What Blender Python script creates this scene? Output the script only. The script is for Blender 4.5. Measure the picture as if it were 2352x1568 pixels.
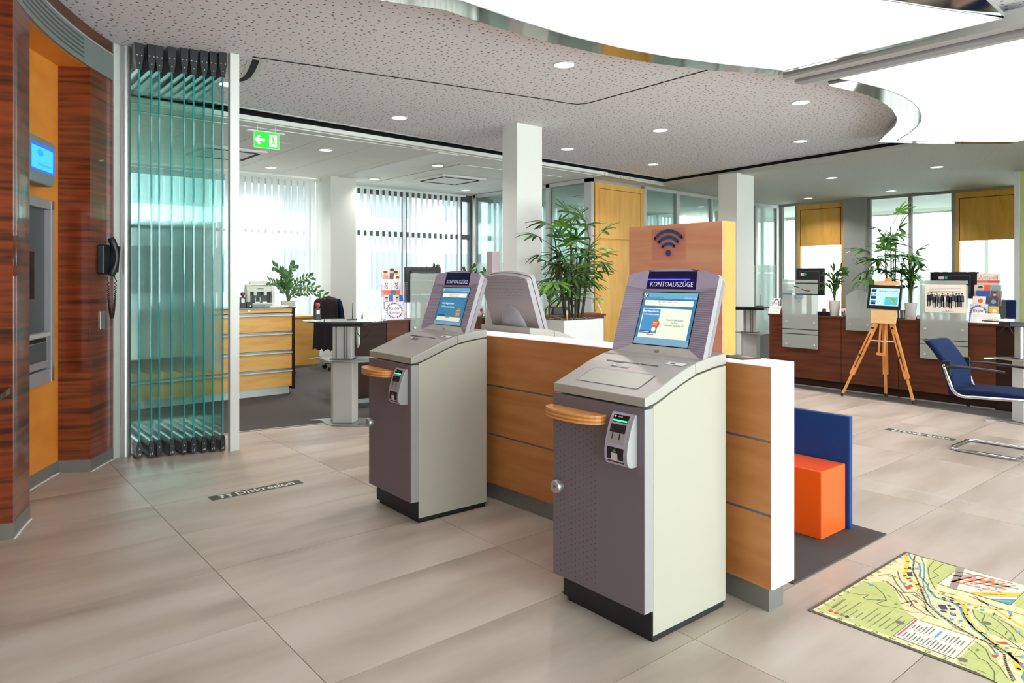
import bpy, bmesh, math, random
from mathutils import Vector, Matrix
random.seed(7)
R = math.radians
SC = bpy.context.scene
COL = SC.collection
for _o in list(bpy.data.objects):
    bpy.data.objects.remove(_o)

# ------------------------------------------------------------------ camera
CAM_H = 1.375
FPX, CXP, CYP = 1627.0, 1176.0, 633.0           # focal length and horizon in pixels of the 2352x1568 frame
VIEW = math.atan2(3140 - CXP, FPX)               # angle between the view direction and world +X (tile length)
RXv = Vector((math.sin(VIEW), -math.cos(VIEW)))
DXv = Vector((math.cos(VIEW), math.sin(VIEW)))
cam = bpy.data.cameras.new('camera')
cam.sensor_width = 36.0
cam.lens = 36.0 * FPX / 2352.0
cam.shift_y = -(784.0 - CYP) / 2352.0
cam.clip_start = 0.05
cam.clip_end = 200
camo = bpy.data.objects.new('camera', cam)
COL.objects.link(camo)
camo.location = (0, 0, CAM_H)
camo.rotation_euler = (R(90), 0, -math.atan2(DXv.x, DXv.y))
SC.camera = camo

# ------------------------------------------------------------------ world, exposure
W = bpy.data.worlds.new('world')
SC.world = W
W.use_nodes = True
W.node_tree.nodes['Background'].inputs[0].default_value = (0.95, 0.975, 1.0, 1)
W.node_tree.nodes['Background'].inputs[1].default_value = 5.5
PANEL_EMIT = 1.15
SPOT_W = 9.0
SC.view_settings.view_transform = 'Standard'
SC.view_settings.look = 'None'
SC.view_settings.gamma = 1.0
SC.view_settings.use_curve_mapping = False
SC.view_settings.exposure = 1.1
SC.cycles.use_denoising = True
SC.cycles.use_light_tree = False
SC.cycles.use_adaptive_sampling = True
SC.cycles.adaptive_threshold = .05
SC.cycles.time_limit = 1000
SC.cycles.max_bounces = 8
SC.cycles.diffuse_bounces = 5
SC.cycles.glossy_bounces = 4
SC.cycles.transmission_bounces = 6
SC.cycles.transparent_max_bounces = 24
SC.cycles.caustics_reflective = False
SC.cycles.caustics_refractive = False
SC.cycles.sample_clamp_indirect = 6.0


def P(x, y, X=None, Y=None, Z=None, D=None):
    """photo pixel -> world point on a plane of the place (X, Y or Z constant) or at a depth D"""
    r = RXv * ((x - CXP) / FPX) + DXv
    rz = (CYP - y) / FPX
    t = X / r.x if X is not None else Y / r.y if Y is not None else (Z - CAM_H) / rz if Z is not None else D
    return Vector((r.x * t, r.y * t, CAM_H + rz * t))


# ------------------------------------------------------------------ materials
def lin(h):
    if isinstance(h, str):
        h = h.lstrip('#')
        c = [int(h[i:i + 2], 16) / 255 for i in (0, 2, 4)]
        return tuple(v / 12.92 if v <= .04045 else ((v + .055) / 1.055) ** 2.4 for v in c) + (1,)
    return tuple(h) + (1,)


M = {}


def mat(name, col, rough=.5, metal=0., emit=0., spec=.5, coat=0.):
    m = bpy.data.materials.new(name)
    m.use_nodes = True
    b = m.node_tree.nodes['Principled BSDF']
    c = lin(col)
    b.inputs['Base Color'].default_value = c
    b.inputs['Roughness'].default_value = rough
    b.inputs['Metallic'].default_value = metal
    b.inputs['Specular IOR Level'].default_value = spec
    b.inputs['Coat Weight'].default_value = coat
    if emit:
        b.inputs['Emission Color'].default_value = c
        b.inputs['Emission Strength'].default_value = emit
    M[name] = m
    return m


def nodes(m):
    nt = m.node_tree
    return nt, nt.nodes['Principled BSDF'], nt.nodes.new, nt.links.new


def noise_mat(name, cols, scale=(1, 1, 1), nscale=3., detail=6., rough=.5, bump=0., stops=None, coat=0., metal=0., dist=0., spec=.5, bscale=None):
    """colour ramp over a stretched noise in object space"""
    m = mat(name, cols[0], rough, metal, spec=spec, coat=coat)
    nt, b, N, L = nodes(m)
    tc = N('ShaderNodeTexCoord'); mp = N('ShaderNodeMapping'); nz = N('ShaderNodeTexNoise'); cr = N('ShaderNodeValToRGB')
    mp.inputs['Scale'].default_value = scale
    nz.inputs['Scale'].default_value = nscale
    nz.inputs['Detail'].default_value = detail
    nz.inputs['Distortion'].default_value = dist
    L(tc.outputs['Object'], mp.inputs['Vector']); L(mp.outputs[0], nz.inputs['Vector']); L(nz.outputs['Fac'], cr.inputs[0])
    stops = stops or [.3 + .4 * i / max(1, len(cols) - 1) for i in range(len(cols))]
    el = cr.color_ramp.elements
    while len(el) < len(cols):
        el.new(.5)
    for e, p, c in zip(el, stops, cols):
        e.position = p
        e.color = lin(c)
    L(cr.outputs[0], b.inputs['Base Color'])
    if bump:
        bp = N('ShaderNodeBump'); bp.inputs['Strength'].default_value = bump; bp.inputs['Distance'].default_value = .01
        L(nz.outputs['Fac'], bp.inputs['Height']); L(bp.outputs[0], b.inputs['Normal'])
    return m


mat('white_paint', '#e8e8e4', .6)
mat('wall_white', '#e6e6e0', .7)
mat('column_white', '#e2e1dc', .6)
mat('black', '#15151a', .45)
mat('black_gloss', '#101014', .12)
mat('black_plastic', '#1d1c22', .4)
mat('kiosk_base', '#141416', .5)
mat('alu', '#b9b9b8', .38, .85)
mat('alu_dark', '#7c7d7c', .4, .7)
mat('alu_soft', '#c4c2c0', .5, .35)
mat('plinth', '#8a8884', .42, .55)
mat('chrome', '#d8d8da', .07, 1.)
mat('mirror', '#a39f97', .09, 1.)
mat('silver_paint', '#9c979b', .45, .25)
mat('silver_lid', '#a8a39c', .45, .35)
mat('silver_bezel', '#aa9eb2', .45, .1)
mat('kiosk_white', '#aaa598', .7, spec=.3)
mat('kiosk_strip', '#9b9999', .5, .15)
mat('kiosk_back', '#a79d9c', .5, .25)
mat('panel_blue', '#0a3a7e', .45, spec=.3)
mat('seat_orange', '#f05a10', .4, coat=.2)
mat('fabric_blue', '#142447', .95, spec=.2)
mat('fabric_dark', '#2a1d24', .95)
mat('steel_white', '#d9dad6', .45, .2)
mat('yellow_green', '#c6c98a', .7)
mat('pot_white', '#d4d2cc', .5)
mat('planter', '#c9cccb', .45, .1)
mat('paper', '#eceae4', .7)
mat('glass_edge', '#17908f', .08, 0, coat=.5)
mat('trunk', '#3a2a1c', .8)
mat('stem_green', '#3e5526', .6)
mat('rubber', '#1a1a1a', .8)
mat('skin', '#b9806a', .6)
mat('cloth_black', '#141318', .9)
mat('hair', '#2a1c14', .8)
mat('machine_grey', '#c6cabc', .5)
mat('grille_grey', '#828b87', .5, .2)
mat('pier_grey', '#969893', .6)
mat('lead_grey', '#4d5052', .5)
mat('screen_black', '#0c0d10', .15)
mat('fascia_white', '#d9d8d2', .6)
mat('grout', '#8f8676', .9)
mat('tile_gap', '#85857f', .9)
mat('slot_black', '#0d0c0c', .9)
mat('mat_dark', '#45403f', .9)
mat('exterior_grey', '#b8bcc2', .9)
mat('exterior_dark', '#5a6068', .6)
mat('ground_out', '#a5a5a0', .9)

noise_mat('tile', ['#9d8f82', '#b2a497', '#beb1a5', '#c7bbaf'], (.35, 1.6, 1), 2.6, 8, .36, .02, [.28, .45, .58, .75], spec=.45)
noise_mat('carpet', ['#3a3634', '#47423f', '#524c48'], (1, 1, 1), 220, 2, .95, .4)
noise_mat('maple', ['#ad6b38', '#b97843', '#c2844e'], (.55, .55, 5), 3.2, 6, .42, .01, [.3, .5, .72], dist=.4)
noise_mat('maple_bright', ['#d59a3f', '#dfa74c', '#e6b25a'], (4, 4, .7), 2.4, 6, .5, 0, [.3, .5, .72], dist=.3)
noise_mat('maple_edge', ['#c08a3c', '#c99645', '#d0a052'], (4, 4, .7), 2.4, 6, .5, 0, [.3, .5, .72], dist=.3)
noise_mat('maple_pink_lit', ['#c2805f', '#cc8c6b', '#d59a7a'], (.6, .6, 6), 3.0, 6, .45, .01, [.3, .5, .72], dist=.4)  # maple with the reddish cast of the lights put into its colour
noise_mat('maple_drawer', ['#cf9143', '#dba552', '#e0af62'], (.7, 1, 4), 3.4, 6, .45, .01, [.3, .5, .72], dist=.5)
noise_mat('rosewood', ['#2c120b', '#5a2413', '#7a341a', '#8d4222'], (1.2, 1.2, 26), 1.15, 9, .30, .01, [.3, .42, .55, .78], coat=.6, dist=.35)
noise_mat('rosewood_band', ['#33180f', '#552616', '#6b3420'], (1.5, 1.5, 20), 1.2, 8, .35, 0, [.3, .5, .75], coat=.2)
noise_mat('niche_orange', ['#cf7d2a', '#d98a34', '#dd923e'], (.8, .8, 2), 3, 5, .5)
noise_mat('counter_wood', ['#4a2415', '#5a2e1b', '#673722'], (.7, .7, 9), 2.6, 7, .5, .01, [.3, .5, .72], spec=.22)
noise_mat('counter_dark', ['#2c1a13', '#33201a'], (.7, .7, 7), 2.6, 6, .45, 0, spec=.12)
noise_mat('easel_wood', ['#c27d3c', '#d08b48', '#d99a58'], (6, 6, 1), 3, 5, .5)
noise_mat('easel_board', ['#dbb078', '#e2bb86'], (3, 3, 12), 3, 5, .55)
noise_mat('ply', ['#c98544', '#d59352'], (8, 8, 30), 2, 3, .45)
noise_mat('ply_dark', ['#a8662c', '#b57336'], (8, 8, 30), 2, 3, .5)
noise_mat('kiosk_door', ['#6f636a', '#756970'], (90, 90, 90), 4, 2, .5, .0, metal=.25)
noise_mat('soil', ['#3a2a1e', '#7a6450', '#a8937a'], (1, 1, 1), 60, 2, .9, .6)
noise_mat('leaf', ['#1d3b12', '#2f5a1c', '#4b7a28'], (1, 1, 1), 9, 2, .42)
noise_mat('leaf_light', ['#3f6d20', '#6f9a3a'], (1, 1, 1), 9, 2, .42)
noise_mat('leaf_zz', ['#23441a', '#3a6526', '#4f7d30'], (1, 1, 1), 12, 2, .35)
noise_mat('brushed', ['#a0a09e', '#b4b4b2'], (1, 1, 60), 3, 3, .35, metal=.8)


def ceiling_mat(name, base, hole, scale, thr, tint=None):
    m = mat(name, base, .8)
    nt, b, N, L = nodes(m)
    tc = N('ShaderNodeTexCoord'); vo = N('ShaderNodeTexVoronoi'); vo.voronoi_dimensions = '2D'
    vo.inputs['Scale'].default_value = scale; vo.inputs['Randomness'].default_value = .75
    L(tc.outputs['Object'], vo.inputs['Vector'])
    wn = N('ShaderNodeSeparateColor'); L(vo.outputs['Color'], wn.inputs[0])
    ml = N('ShaderNodeMath'); ml.operation = 'MULTIPLY_ADD'; ml.inputs[1].default_value = thr * .55; ml.inputs[2].default_value = thr * .55
    L(wn.outputs[0], ml.inputs[0])
    lt = N('ShaderNodeMath'); lt.operation = 'LESS_THAN'; L(vo.outputs['Distance'], lt.inputs[0]); L(ml.outputs[0], lt.inputs[1])
    mx = N('ShaderNodeMix'); mx.data_type = 'RGBA'
    mx.inputs[6].default_value = lin(base); mx.inputs[7].default_value = lin(hole)
    L(lt.outputs[0], mx.inputs[0]); L(mx.outputs[2], b.inputs['Base Color'])
    return m


ceiling_mat('ceil_perf', '#e9e5ea', '#7d787c', 17, .16)
ceiling_mat('ceil_perf_fine', '#d2ccc0', '#8c867c', 36, .16)
noise_mat('ceil_tile', ['#ecece6', '#f2f2ec'], (1, 1, 1), 90, 2, .85)


def glass_mat(name, tint, gloss=.6, base_alpha=0., film=None):
    """thin glazing: tinted see-through with a fresnel reflection"""
    m = bpy.data.materials.new(name); m.use_nodes = True
    nt = m.node_tree; nt.nodes.clear(); N, L = nt.nodes.new, nt.links.new
    out = N('ShaderNodeOutputMaterial'); tr = N('ShaderNodeBsdfTransparent'); gl = N('ShaderNodeBsdfGlossy')
    tr.inputs[0].default_value = lin(tint); gl.inputs['Roughness'].default_value = .02
    gl.inputs[0].default_value = (.9, 1, .98, 1)
    fr = N('ShaderNodeFresnel'); fr.inputs[0].default_value = 1.45
    mu = N('ShaderNodeMath'); mu.operation = 'MULTIPLY'; mu.inputs[1].default_value = gloss
    L(fr.outputs[0], mu.inputs[0])
    mx = N('ShaderNodeMixShader'); L(mu.outputs[0], mx.inputs[0]); L(tr.outputs[0], mx.inputs[1]); L(gl.outputs[0], mx.inputs[2])
    L(mx.outputs[0], out.inputs[0])
    M[name] = m
    return m


def film_mat(name, col, alpha, trl=.5):
    """frosted film or fabric: part see-through, part diffusing on both sides"""
    m = bpy.data.materials.new(name); m.use_nodes = True
    nt = m.node_tree; nt.nodes.clear(); N, L = nt.nodes.new, nt.links.new
    out = N('ShaderNodeOutputMaterial'); tr = N('ShaderNodeBsdfTransparent'); df = N('ShaderNodeBsdfDiffuse'); tl = N('ShaderNodeBsdfTranslucent')
    df.inputs[0].default_value = lin(col); tl.inputs[0].default_value = lin(col)
    a = N('ShaderNodeMixShader'); a.inputs[0].default_value = trl; L(df.outputs[0], a.inputs[1]); L(tl.outputs[0], a.inputs[2])
    b = N('ShaderNodeMixShader'); b.inputs[0].default_value = alpha; L(tr.outputs[0], b.inputs[1]); L(a.outputs[0], b.inputs[2])
    L(b.outputs[0], out.inputs[0])
    M[name] = m
    return m


glass_mat('glass', '#f2f8f6', .8)
glass_mat('glass_stack', '#f3fcfa', .4)
glass_mat('acrylic', '#fffaff', .2)
film_mat('frost', '#e6eeea', .45, .6)
film_mat('frost_stack', '#eefaf8', .30, .75)
film_mat('frost_screen', '#d6dbd6', .66, .5)
film_mat('blind', '#d6dada', .97, .5)
mat('lamp_white', '#fff8fc', .5, emit=PANEL_EMIT)
mat('cap_light', '#fff4f8', .5, emit=.44)
M['cap_light'].node_tree.nodes['Principled BSDF'].inputs['Base Color'].default_value = lin('#8f8a92')
mat('down_glow', '#ffffff', .4, emit=3.0)
mat('led_green', '#22ff66', .4, emit=2.5)
mat('led_blue', '#2a2cff', .4, emit=3.0)
INK = {}


def ink(h, emit=0., rough=.55):
    k = (h, emit, rough)
    if k not in INK:
        INK[k] = mat('print_%s_%d' % (h.strip('#'), int(emit * 10)), h, rough, emit=emit) if not emit else mat('glow_%s_%d' % (h.strip('#'), int(emit * 10)), h, .3, emit=emit)
    return INK[k]


# ------------------------------------------------------------------ mesh building
_text_cache = {}


def text_geo(s, size, font_bold=False):
    k = (s, size)
    if k not in _text_cache:
        c = bpy.data.curves.new('text', 'FONT'); c.body = s; c.size = size; c.align_x = 'CENTER'; c.align_y = 'CENTER'
        c.resolution_u = 2
        if font_bold:
            c.offset = size * .012
        o = bpy.data.objects.new('text', c)
        me = bpy.data.meshes.new_from_object(o)
        _text_cache[k] = ([tuple(v.co) for v in me.vertices], [tuple(p.vertices) for p in me.polygons])
        bpy.data.objects.remove(o); bpy.data.curves.remove(c); bpy.data.meshes.remove(me)
    return _text_cache[k]


class MB:
    def __init__(s):
        s.v, s.f, s.mi, s.mats = [], [], [], []

    def m(s, mm):
        mm = M[mm] if isinstance(mm, str) else mm
        if mm not in s.mats:
            s.mats.append(mm)
        return s.mats.index(mm)

    def add(s, vs, fs, mm='white_paint'):
        n = len(s.v); i = s.m(mm)
        s.v += [tuple(v) for v in vs]
        s.f += [tuple(n + k for k in f) for f in fs]
        s.mi += [i] * len(fs)
        return s

    def box(s, x0, x1, y0, y1, z0, z1, mm='white_paint'):
        v = [(x, y, z) for z in (z0, z1) for y in (y0, y1) for x in (x0, x1)]
        return s.add(v, [(0, 2, 3, 1), (4, 5, 7, 6), (0, 1, 5, 4), (2, 6, 7, 3), (0, 4, 6, 2), (1, 3, 7, 5)], mm)

    def prism(s, pts, a0, a1, mm='white_paint', ax='z'):
        """polygon extruded along an axis: pts are (x,y) for z, (y,z) for x, (x,z) for y"""
        f = {'z': lambda p, a: (p[0], p[1], a), 'x': lambda p, a: (a, p[0], p[1]), 'y': lambda p, a: (p[0], a, p[1])}[ax]
        n = len(pts)
        v = [f(p, a0) for p in pts] + [f(p, a1) for p in pts]
        fs = [tuple(range(n - 1, -1, -1)), tuple(range(n, 2 * n))] + [(i, (i + 1) % n, n + (i + 1) % n, n + i) for i in range(n)]
        return s.add(v, fs, mm)

    def tube(s, path, r, mm='alu', n=8, closed=False):
        path = [Vector(p) for p in path]
        k = len(path); rs = r if isinstance(r, (list, tuple)) else [r] * k
        up = None; vs = []; fs = []
        for i, p in enumerate(path):
            a = path[i - 1] if (i or closed) else p
            b = path[(i + 1) % k] if (i < k - 1 or closed) else p
            t = (b - a).normalized()
            if up is None:
                up = t.orthogonal().normalized()
            up = (up - t * up.dot(t))
            up = up.normalized() if up.length > 1e-6 else t.orthogonal().normalized()
            w = t.cross(up)
            for j in range(n):
                an = 2 * math.pi * j / n
                vs.append(p + (up * math.cos(an) + w * math.sin(an)) * rs[i])
        for i in range(k if closed else k - 1):
            for j in range(n):
                a, b = i * n + j, i * n + (j + 1) % n
                c, d = ((i + 1) % k) * n + (j + 1) % n, ((i + 1) % k) * n + j
                fs.append((a, b, c, d))
        if not closed:
            fs += [tuple(range(n - 1, -1, -1)), tuple(range((k - 1) * n, k * n))]
        return s.add(vs, fs, mm)

    def lathe(s, prof, mm='white_paint', n=24, c=(0, 0, 0), ax='z'):
        vs = []; fs = []; k = len(prof)
        for (r, z) in prof:
            for j in range(n):
                a = 2 * math.pi * j / n
                p = (r * math.cos(a), r * math.sin(a), z)
                p = {'z': p, 'y': (p[0], p[2], p[1]), 'x': (p[2], p[0], p[1])}[ax]
                vs.append((p[0] + c[0], p[1] + c[1], p[2] + c[2]))
        for i in range(k - 1):
            for j in range(n):
                fs.append((i * n + j, i * n + (j + 1) % n, (i + 1) * n + (j + 1) % n, (i + 1) * n + j))
        if prof[0][0] > 1e-5:
            fs.append(tuple(range(n - 1, -1, -1)))
        if prof[-1][0] > 1e-5:
            fs.append(tuple(range((k - 1) * n, k * n)))
        return s.add(vs, fs, mm)

    def strip(s, a, b, mm):
        """quads between two equally long point rows"""
        n = len(a)
        return s.add(list(a) + list(b), [(i, i + 1, n + i + 1, n + i) for i in range(n - 1)], mm)

    def bar(s, p, q, w, h, mm, up=(0, 0, 1)):
        p, q = Vector(p), Vector(q); t = (q - p).normalized(); u = Vector(up)
        sd = t.cross(u)
        sd = sd.normalized() if sd.length > 1e-5 else t.orthogonal().normalized()
        u = sd.cross(t).normalized()
        o = [sd * (w / 2 * i) + u * (h / 2 * j) for i, j in ((-1, -1), (1, -1), (1, 1), (-1, 1))]
        vs = [p + k for k in o] + [q + k for k in o]
        return s.add(vs, [(3, 2, 1, 0), (4, 5, 6, 7), (0, 1, 5, 4), (1, 2, 6, 5), (2, 3, 7, 6), (3, 0, 4, 7)], mm)

    def build(s, name, parent=None, loc=(0, 0, 0), rot=(0, 0, 0), smooth=None, bevel=0., kind=None, label=None):
        me = bpy.data.meshes.new(name)
        me.from_pydata(s.v, [], s.f)
        for mm in s.mats:
            me.materials.append(mm)
        me.polygons.foreach_set('material_index', s.mi)
        bm = bmesh.new(); bm.from_mesh(me)
        if len(s.f) < 6000:
            bmesh.ops.recalc_face_normals(bm, faces=bm.faces)
        bm.to_mesh(me); bm.free()
        if smooth is not None:
            me.polygons.foreach_set('use_smooth', [True] * len(me.polygons))
            me.set_sharp_from_angle(angle=R(smooth))
        me.update()
        o = bpy.data.objects.new(name, me)
        COL.objects.link(o)
        o.parent = parent
        o.location = loc; o.rotation_euler = rot
        if bevel:
            b = o.modifiers.new('bevel', 'BEVEL'); b.width = bevel; b.segments = 2; b.limit_method = 'ANGLE'; b.angle_limit = R(40)
        if kind:
            o['kind'] = kind
        if label:
            o['label'] = label
        return o


def thing(name, label, cat, loc=(0, 0, 0), rotz=0., group=None):
    o = bpy.data.objects.new(name, None)
    o.empty_display_size = .1
    COL.objects.link(o)
    o.location = loc; o.rotation_euler = (0, 0, rotz)
    o['label'] = label; o['category'] = cat
    if group:
        o['group'] = group
    return o


def tag(o, label, cat, group=None):
    o['label'] = label; o['category'] = cat
    if group:
        o['group'] = group
    return o


def struct(o):
    o['kind'] = 'structure'
    return o


def sroot(name, loc=(0, 0, 0), rotz=0.):
    o = bpy.data.objects.new(name, None); COL.objects.link(o); o.location = loc; o.rotation_euler = (0, 0, rotz)
    o['kind'] = 'structure'
    return o


def dup(root, loc, rotz, label, group=None):
    def cp(o, par):
        c = o.copy(); COL.objects.link(c); c.parent = par
        for ch in o.children:
            cp(ch, c)
        return c
    c = cp(root, None)
    c.location = loc; c.rotation_euler = (0, 0, rotz); c['label'] = label
    if group:
        c['group'] = group
    return c


class Decal:
    """flat print on a plane: 2-D shapes in metres, stacked a fraction of a millimetre apart"""
    def __init__(s, o=(0, 0, 0), ux=(1, 0, 0), uy=(0, 0, 1), emit=0., step=.0003, conv=None):
        s.o, s.ux, s.uy = Vector(o), Vector(ux).normalized(), Vector(uy).normalized()
        s.n = s.ux.cross(s.uy).normalized()
        s.b = MB(); s.k = 1; s.e = emit; s.step = step; s.conv = conv

    def w(s, p):
        if s.conv:
            p = s.conv(p)
        return s.o + s.ux * p[0] + s.uy * p[1] + s.n * (s.k * s.step)

    def _mat(s, c):
        return c if not isinstance(c, str) else M[c] if c in M else ink(c, s.e)

    def up(s):
        s.k += 1
        return s

    def poly(s, pts, c):
        s.b.add([s.w(p) for p in pts], [tuple(range(len(pts)))], s._mat(c))
        return s

    def rect(s, x0, y0, x1, y1, c):
        return s.poly([(x0, y0), (x1, y0), (x1, y1), (x0, y1)], c)

    def circ(s, cx, cy, r, c, n=14, ry=None):
        ry = ry or r
        return s.poly([(cx + r * math.cos(2 * math.pi * i / n), cy + ry * math.sin(2 * math.pi * i / n)) for i in range(n)], c)

    def line(s, pts, wd, c):
        for a, b in zip(pts, pts[1:]):
            a, b = Vector(a), Vector(b); t = b - a
            if t.length < 1e-9:
                continue
            t.normalize(); nn = Vector((-t.y, t.x)) * wd / 2; e = t * wd * .25
            s.poly([a - e - nn, b + e - nn, b + e + nn, a - e + nn], c)
        return s

    def arc(s, cx, cy, r0, r1, a0, a1, c, n=14):
        A = [R(a0 + (a1 - a0) * i / n) for i in range(n + 1)]
        for p, q in zip(A, A[1:]):
            s.poly([(cx + r0 * math.cos(p), cy + r0 * math.sin(p)), (cx + r1 * math.cos(p), cy + r1 * math.sin(p)),
                    (cx + r1 * math.cos(q), cy + r1 * math.sin(q)), (cx + r0 * math.cos(q), cy + r0 * math.sin(q))], c)
        return s

    def text(s, t, x, y, size, c, sx=1., bold=False, rot=0.):
        v, f = text_geo(t, 1.0, bold)
        ca, sa = math.cos(rot), math.sin(rot)
        s.b.add([s.w((x + (p[0] * sx * ca - p[1] * sa) * size, y + (p[0] * sx * sa + p[1] * ca) * size)) for p in v], f, s._mat(c))
        return s

    def scribble(s, x0, x1, y, h, c):
        """a line of small print too fine to read"""
        x = x0; rnd = random.Random(int((x0 * 31 + y * 977) * 1000))
        while x < x1:
            l = min(h * rnd.uniform(1.2, 4), x1 - x)
            s.rect(x, y, x + l, y + h, c)
            x += l + h * .5
        return s

    def build(s, name, parent=None, **k):
        return s.b.build(name, parent, **k)


def wifi_icon(d, cx, cy, s, c):
    for r0, r1 in ((.34, .47), (.60, .74), (.87, 1.0)):
        d.arc(cx, cy, r0 * s, r1 * s, 42, 138, c, 12)
        for a in (42, 138):
            rm = (r0 + r1) / 2 * s
            d.circ(cx + rm * math.cos(R(a)), cy + rm * math.sin(R(a)), (r1 - r0) / 2 * s, c, 10)
    d.circ(cx, cy, .14 * s, c, 14)
    return d
# ================================================================== the setting
ZC, ZO = 3.12, 3.03
# ---- floor: grout bed, large format tiles 1.2 x 0.6 m
fl = struct(MB().box(-3, 19, -3.6, 12.2, -.10, -.006, 'grout').build('floor'))
tile_me = None
CARPET = [(1.10, 6.44), (2.12, 6.333), (2.76, 6.22), (3.28, 6.16), (4.3, 6.05), (5.6, 5.86), (6.9, 5.45), (7.8, 4.95), (8.23, 4.485), (8.13, 3.853), (8.08, 3.072), (7.95, 2.051), (7.6, .6), (7.2, -3.6)]


def left_of_carpet(x, y):
    if x < 3.28:
        return y < 6.75
    for a, b in zip(CARPET, CARPET[1:]):
        if a[0] <= x <= b[0]:
            return y < a[1] + (b[1] - a[1]) * (x - a[0]) / (b[0] - a[0]) + .45
    return x < 8.3 and y < 4.8


for i in range(-2, 7):
    for j in range(-3, 11):
        x0, y0 = 1.042 + 1.2 * i, .424 + .6 * j
        if not left_of_carpet(x0, y0) or y0 < -1.4 or (x0 < -.6 and y0 > 4.4):
            continue
        if tile_me is None:
            t = MB().box(.0015, 1.1985, .0015, .5985, -.012, 0, 'tile').build('tile', fl, (x0, y0, 0))
            tile_me = t.data
        else:
            t = bpy.data.objects.new('tile', tile_me); COL.objects.link(t); t.parent = fl; t.location = (x0, y0, 0)
_tm = M['tile']; _nt = _tm.node_tree     # streaks differ from tile to tile: shift the noise by the object's random number
_oi = _nt.nodes.new('ShaderNodeObjectInfo'); _mp = [n for n in _nt.nodes if n.type == 'MAPPING'][0]
_ml = _nt.nodes.new('ShaderNodeMath'); _ml.operation = 'MULTIPLY'; _ml.inputs[1].default_value = 60
_nt.links.new(_oi.outputs['Random'], _ml.inputs[0]); _nt.links.new(_ml.outputs[0], _mp.inputs['Location'])
cp = [(p[0], p[1]) for p in CARPET] + [(19, -3.6), (19, 12.2), (-3, 12.2), (-3, 6.6), (.9, 6.5)]
struct(MB().prism(cp, -.004, .004, 'carpet').build('floor_carpet'))
b = MB()
ca = [Vector((x, y, .0045)) for x, y in CARPET]
b.strip(ca, [p + Vector((-.012, -.02, 0)) for p in ca], 'alu_soft')
struct(b.build('trim_1'))
# metal thresholds of the sliding glass wall, set in the tiles
b = MB()
for off in (0, .028):
    b.tube([(1.95, 5.77 + off, .0), (2.93, 5.49 + off, .0), (3.9, 5.3 + off, .0), (4.5 + off, 5.12 + off, 0), (4.8 + off, 4.75, .0), (4.87 + off, 4.2, .0), (4.87 + off, 2.2, .0), (4.87 + off, -1.5, 0)], .0022, 'alu', 6)
struct(b.build('trim_2'))

# ---- ceilings
A0, B0, C0 = (-2.6, 7.03), (10.255, 8.037), (8.62, -3.6)
A1, B1, C1 = (-2.6, 7.27), (10.49, 8.29), (8.86, -3.6)
ceil = struct(MB().prism([A0, B0, C0, (-2.6, -3.6)], ZC, ZC + .06, 'ceil_perf').build('ceiling'))
b = MB()
for p, q, r, s_ in ((A0, B0, B1, A1), (B0, C0, C1, B1)):
    b.add([(*p, ZC + .07), (*q, ZC + .07), (*r, ZC + .07), (*s_, ZC + .07)], [(0, 1, 2, 3)], 'slot_black')
    b.add([(*p, ZC + .012), (*q, ZC + .012), (*q, ZC + .07), (*p, ZC + .07)], [(0, 1, 2, 3)], 'slot_black')
struct(b.build('trim_3'))
struct(MB().box(-2.7, 19.2, -3.7, 12.1, 3.205, 3.3, 'slot_black').build('light_stop_slab'))  # unseen black slab, added above the ceilings to stop sky light leaking in
b = MB()
for p, q in ((A1, B1), (B1, C1)):
    b.bar((*p, ZO + .035), (*q, ZO + .035), .02, .07, 'fascia_white')
    b.bar((*p, ZO + .12), (*q, ZO + .12), .03, .10, 'slot_black')
struct(b.build('trim_4'))
b = MB()
for p, q in ((A0, B0), (B0, C0)):
    b.bar((*p, ZC - .004), (*q, ZC - .004), .03, .012, 'alu_soft')
struct(b.build('trim_5'))
struct(MB().prism([(8.62, 8.02), B1, C1, (15.6, -3.6), (15.6, 9.1), (8.62, 8.42)], ZO, ZO + .05, 'ceil_perf_fine').build('ceiling_outer'))
oc = struct(MB().prism([A1, (8.72, 8.03), (8.72, 12.0), (-2.6, 12.0)], ZO + .012, ZO + .06, 'ceil_tile').build('ceiling_office'))
struct(MB().prism([(8.72, 8.43), (15.6, 9.05), (15.6, 12), (8.72, 12)], ZO, ZO + .05, 'ceil_tile').build('ceiling_rooms'))
struct(MB().prism([(15.6, -3.6), (19.2, -3.6), (19.2, 12), (15.6, 12)], ZO, ZO + .05, 'ceil_tile').build('ceiling_back'))
me_ct = None
for i in range(12):
    for j in range(5):
        x0, y0 = .9 + .7 * i - (0 if i < 7 else -.35), 7.93 + .7 * j
        if (i > 6 and x0 + .7 > 8.72) or y0 < 7.2 + .078 * (x0 + .7 + 2.6):
            continue
        if me_ct is None:
            o = MB().box(.005, .695, .005, .695, 0, .011, 'ceil_tile').box(0, .7, 0, .7, .0095, .012, 'tile_gap').build('ceiling_tile', oc, (x0, y0, ZO)); me_ct = o.data
        else:
            o = bpy.data.objects.new('ceiling_tile', me_ct); COL.objects.link(o); o.parent = oc; o.location = (x0, y0, ZO)
struct(MB().box(5.28, 5.62, 7.93, 10.95, ZO - .012, ZO + .01, 'white_paint').build('trim_6'))
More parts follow.
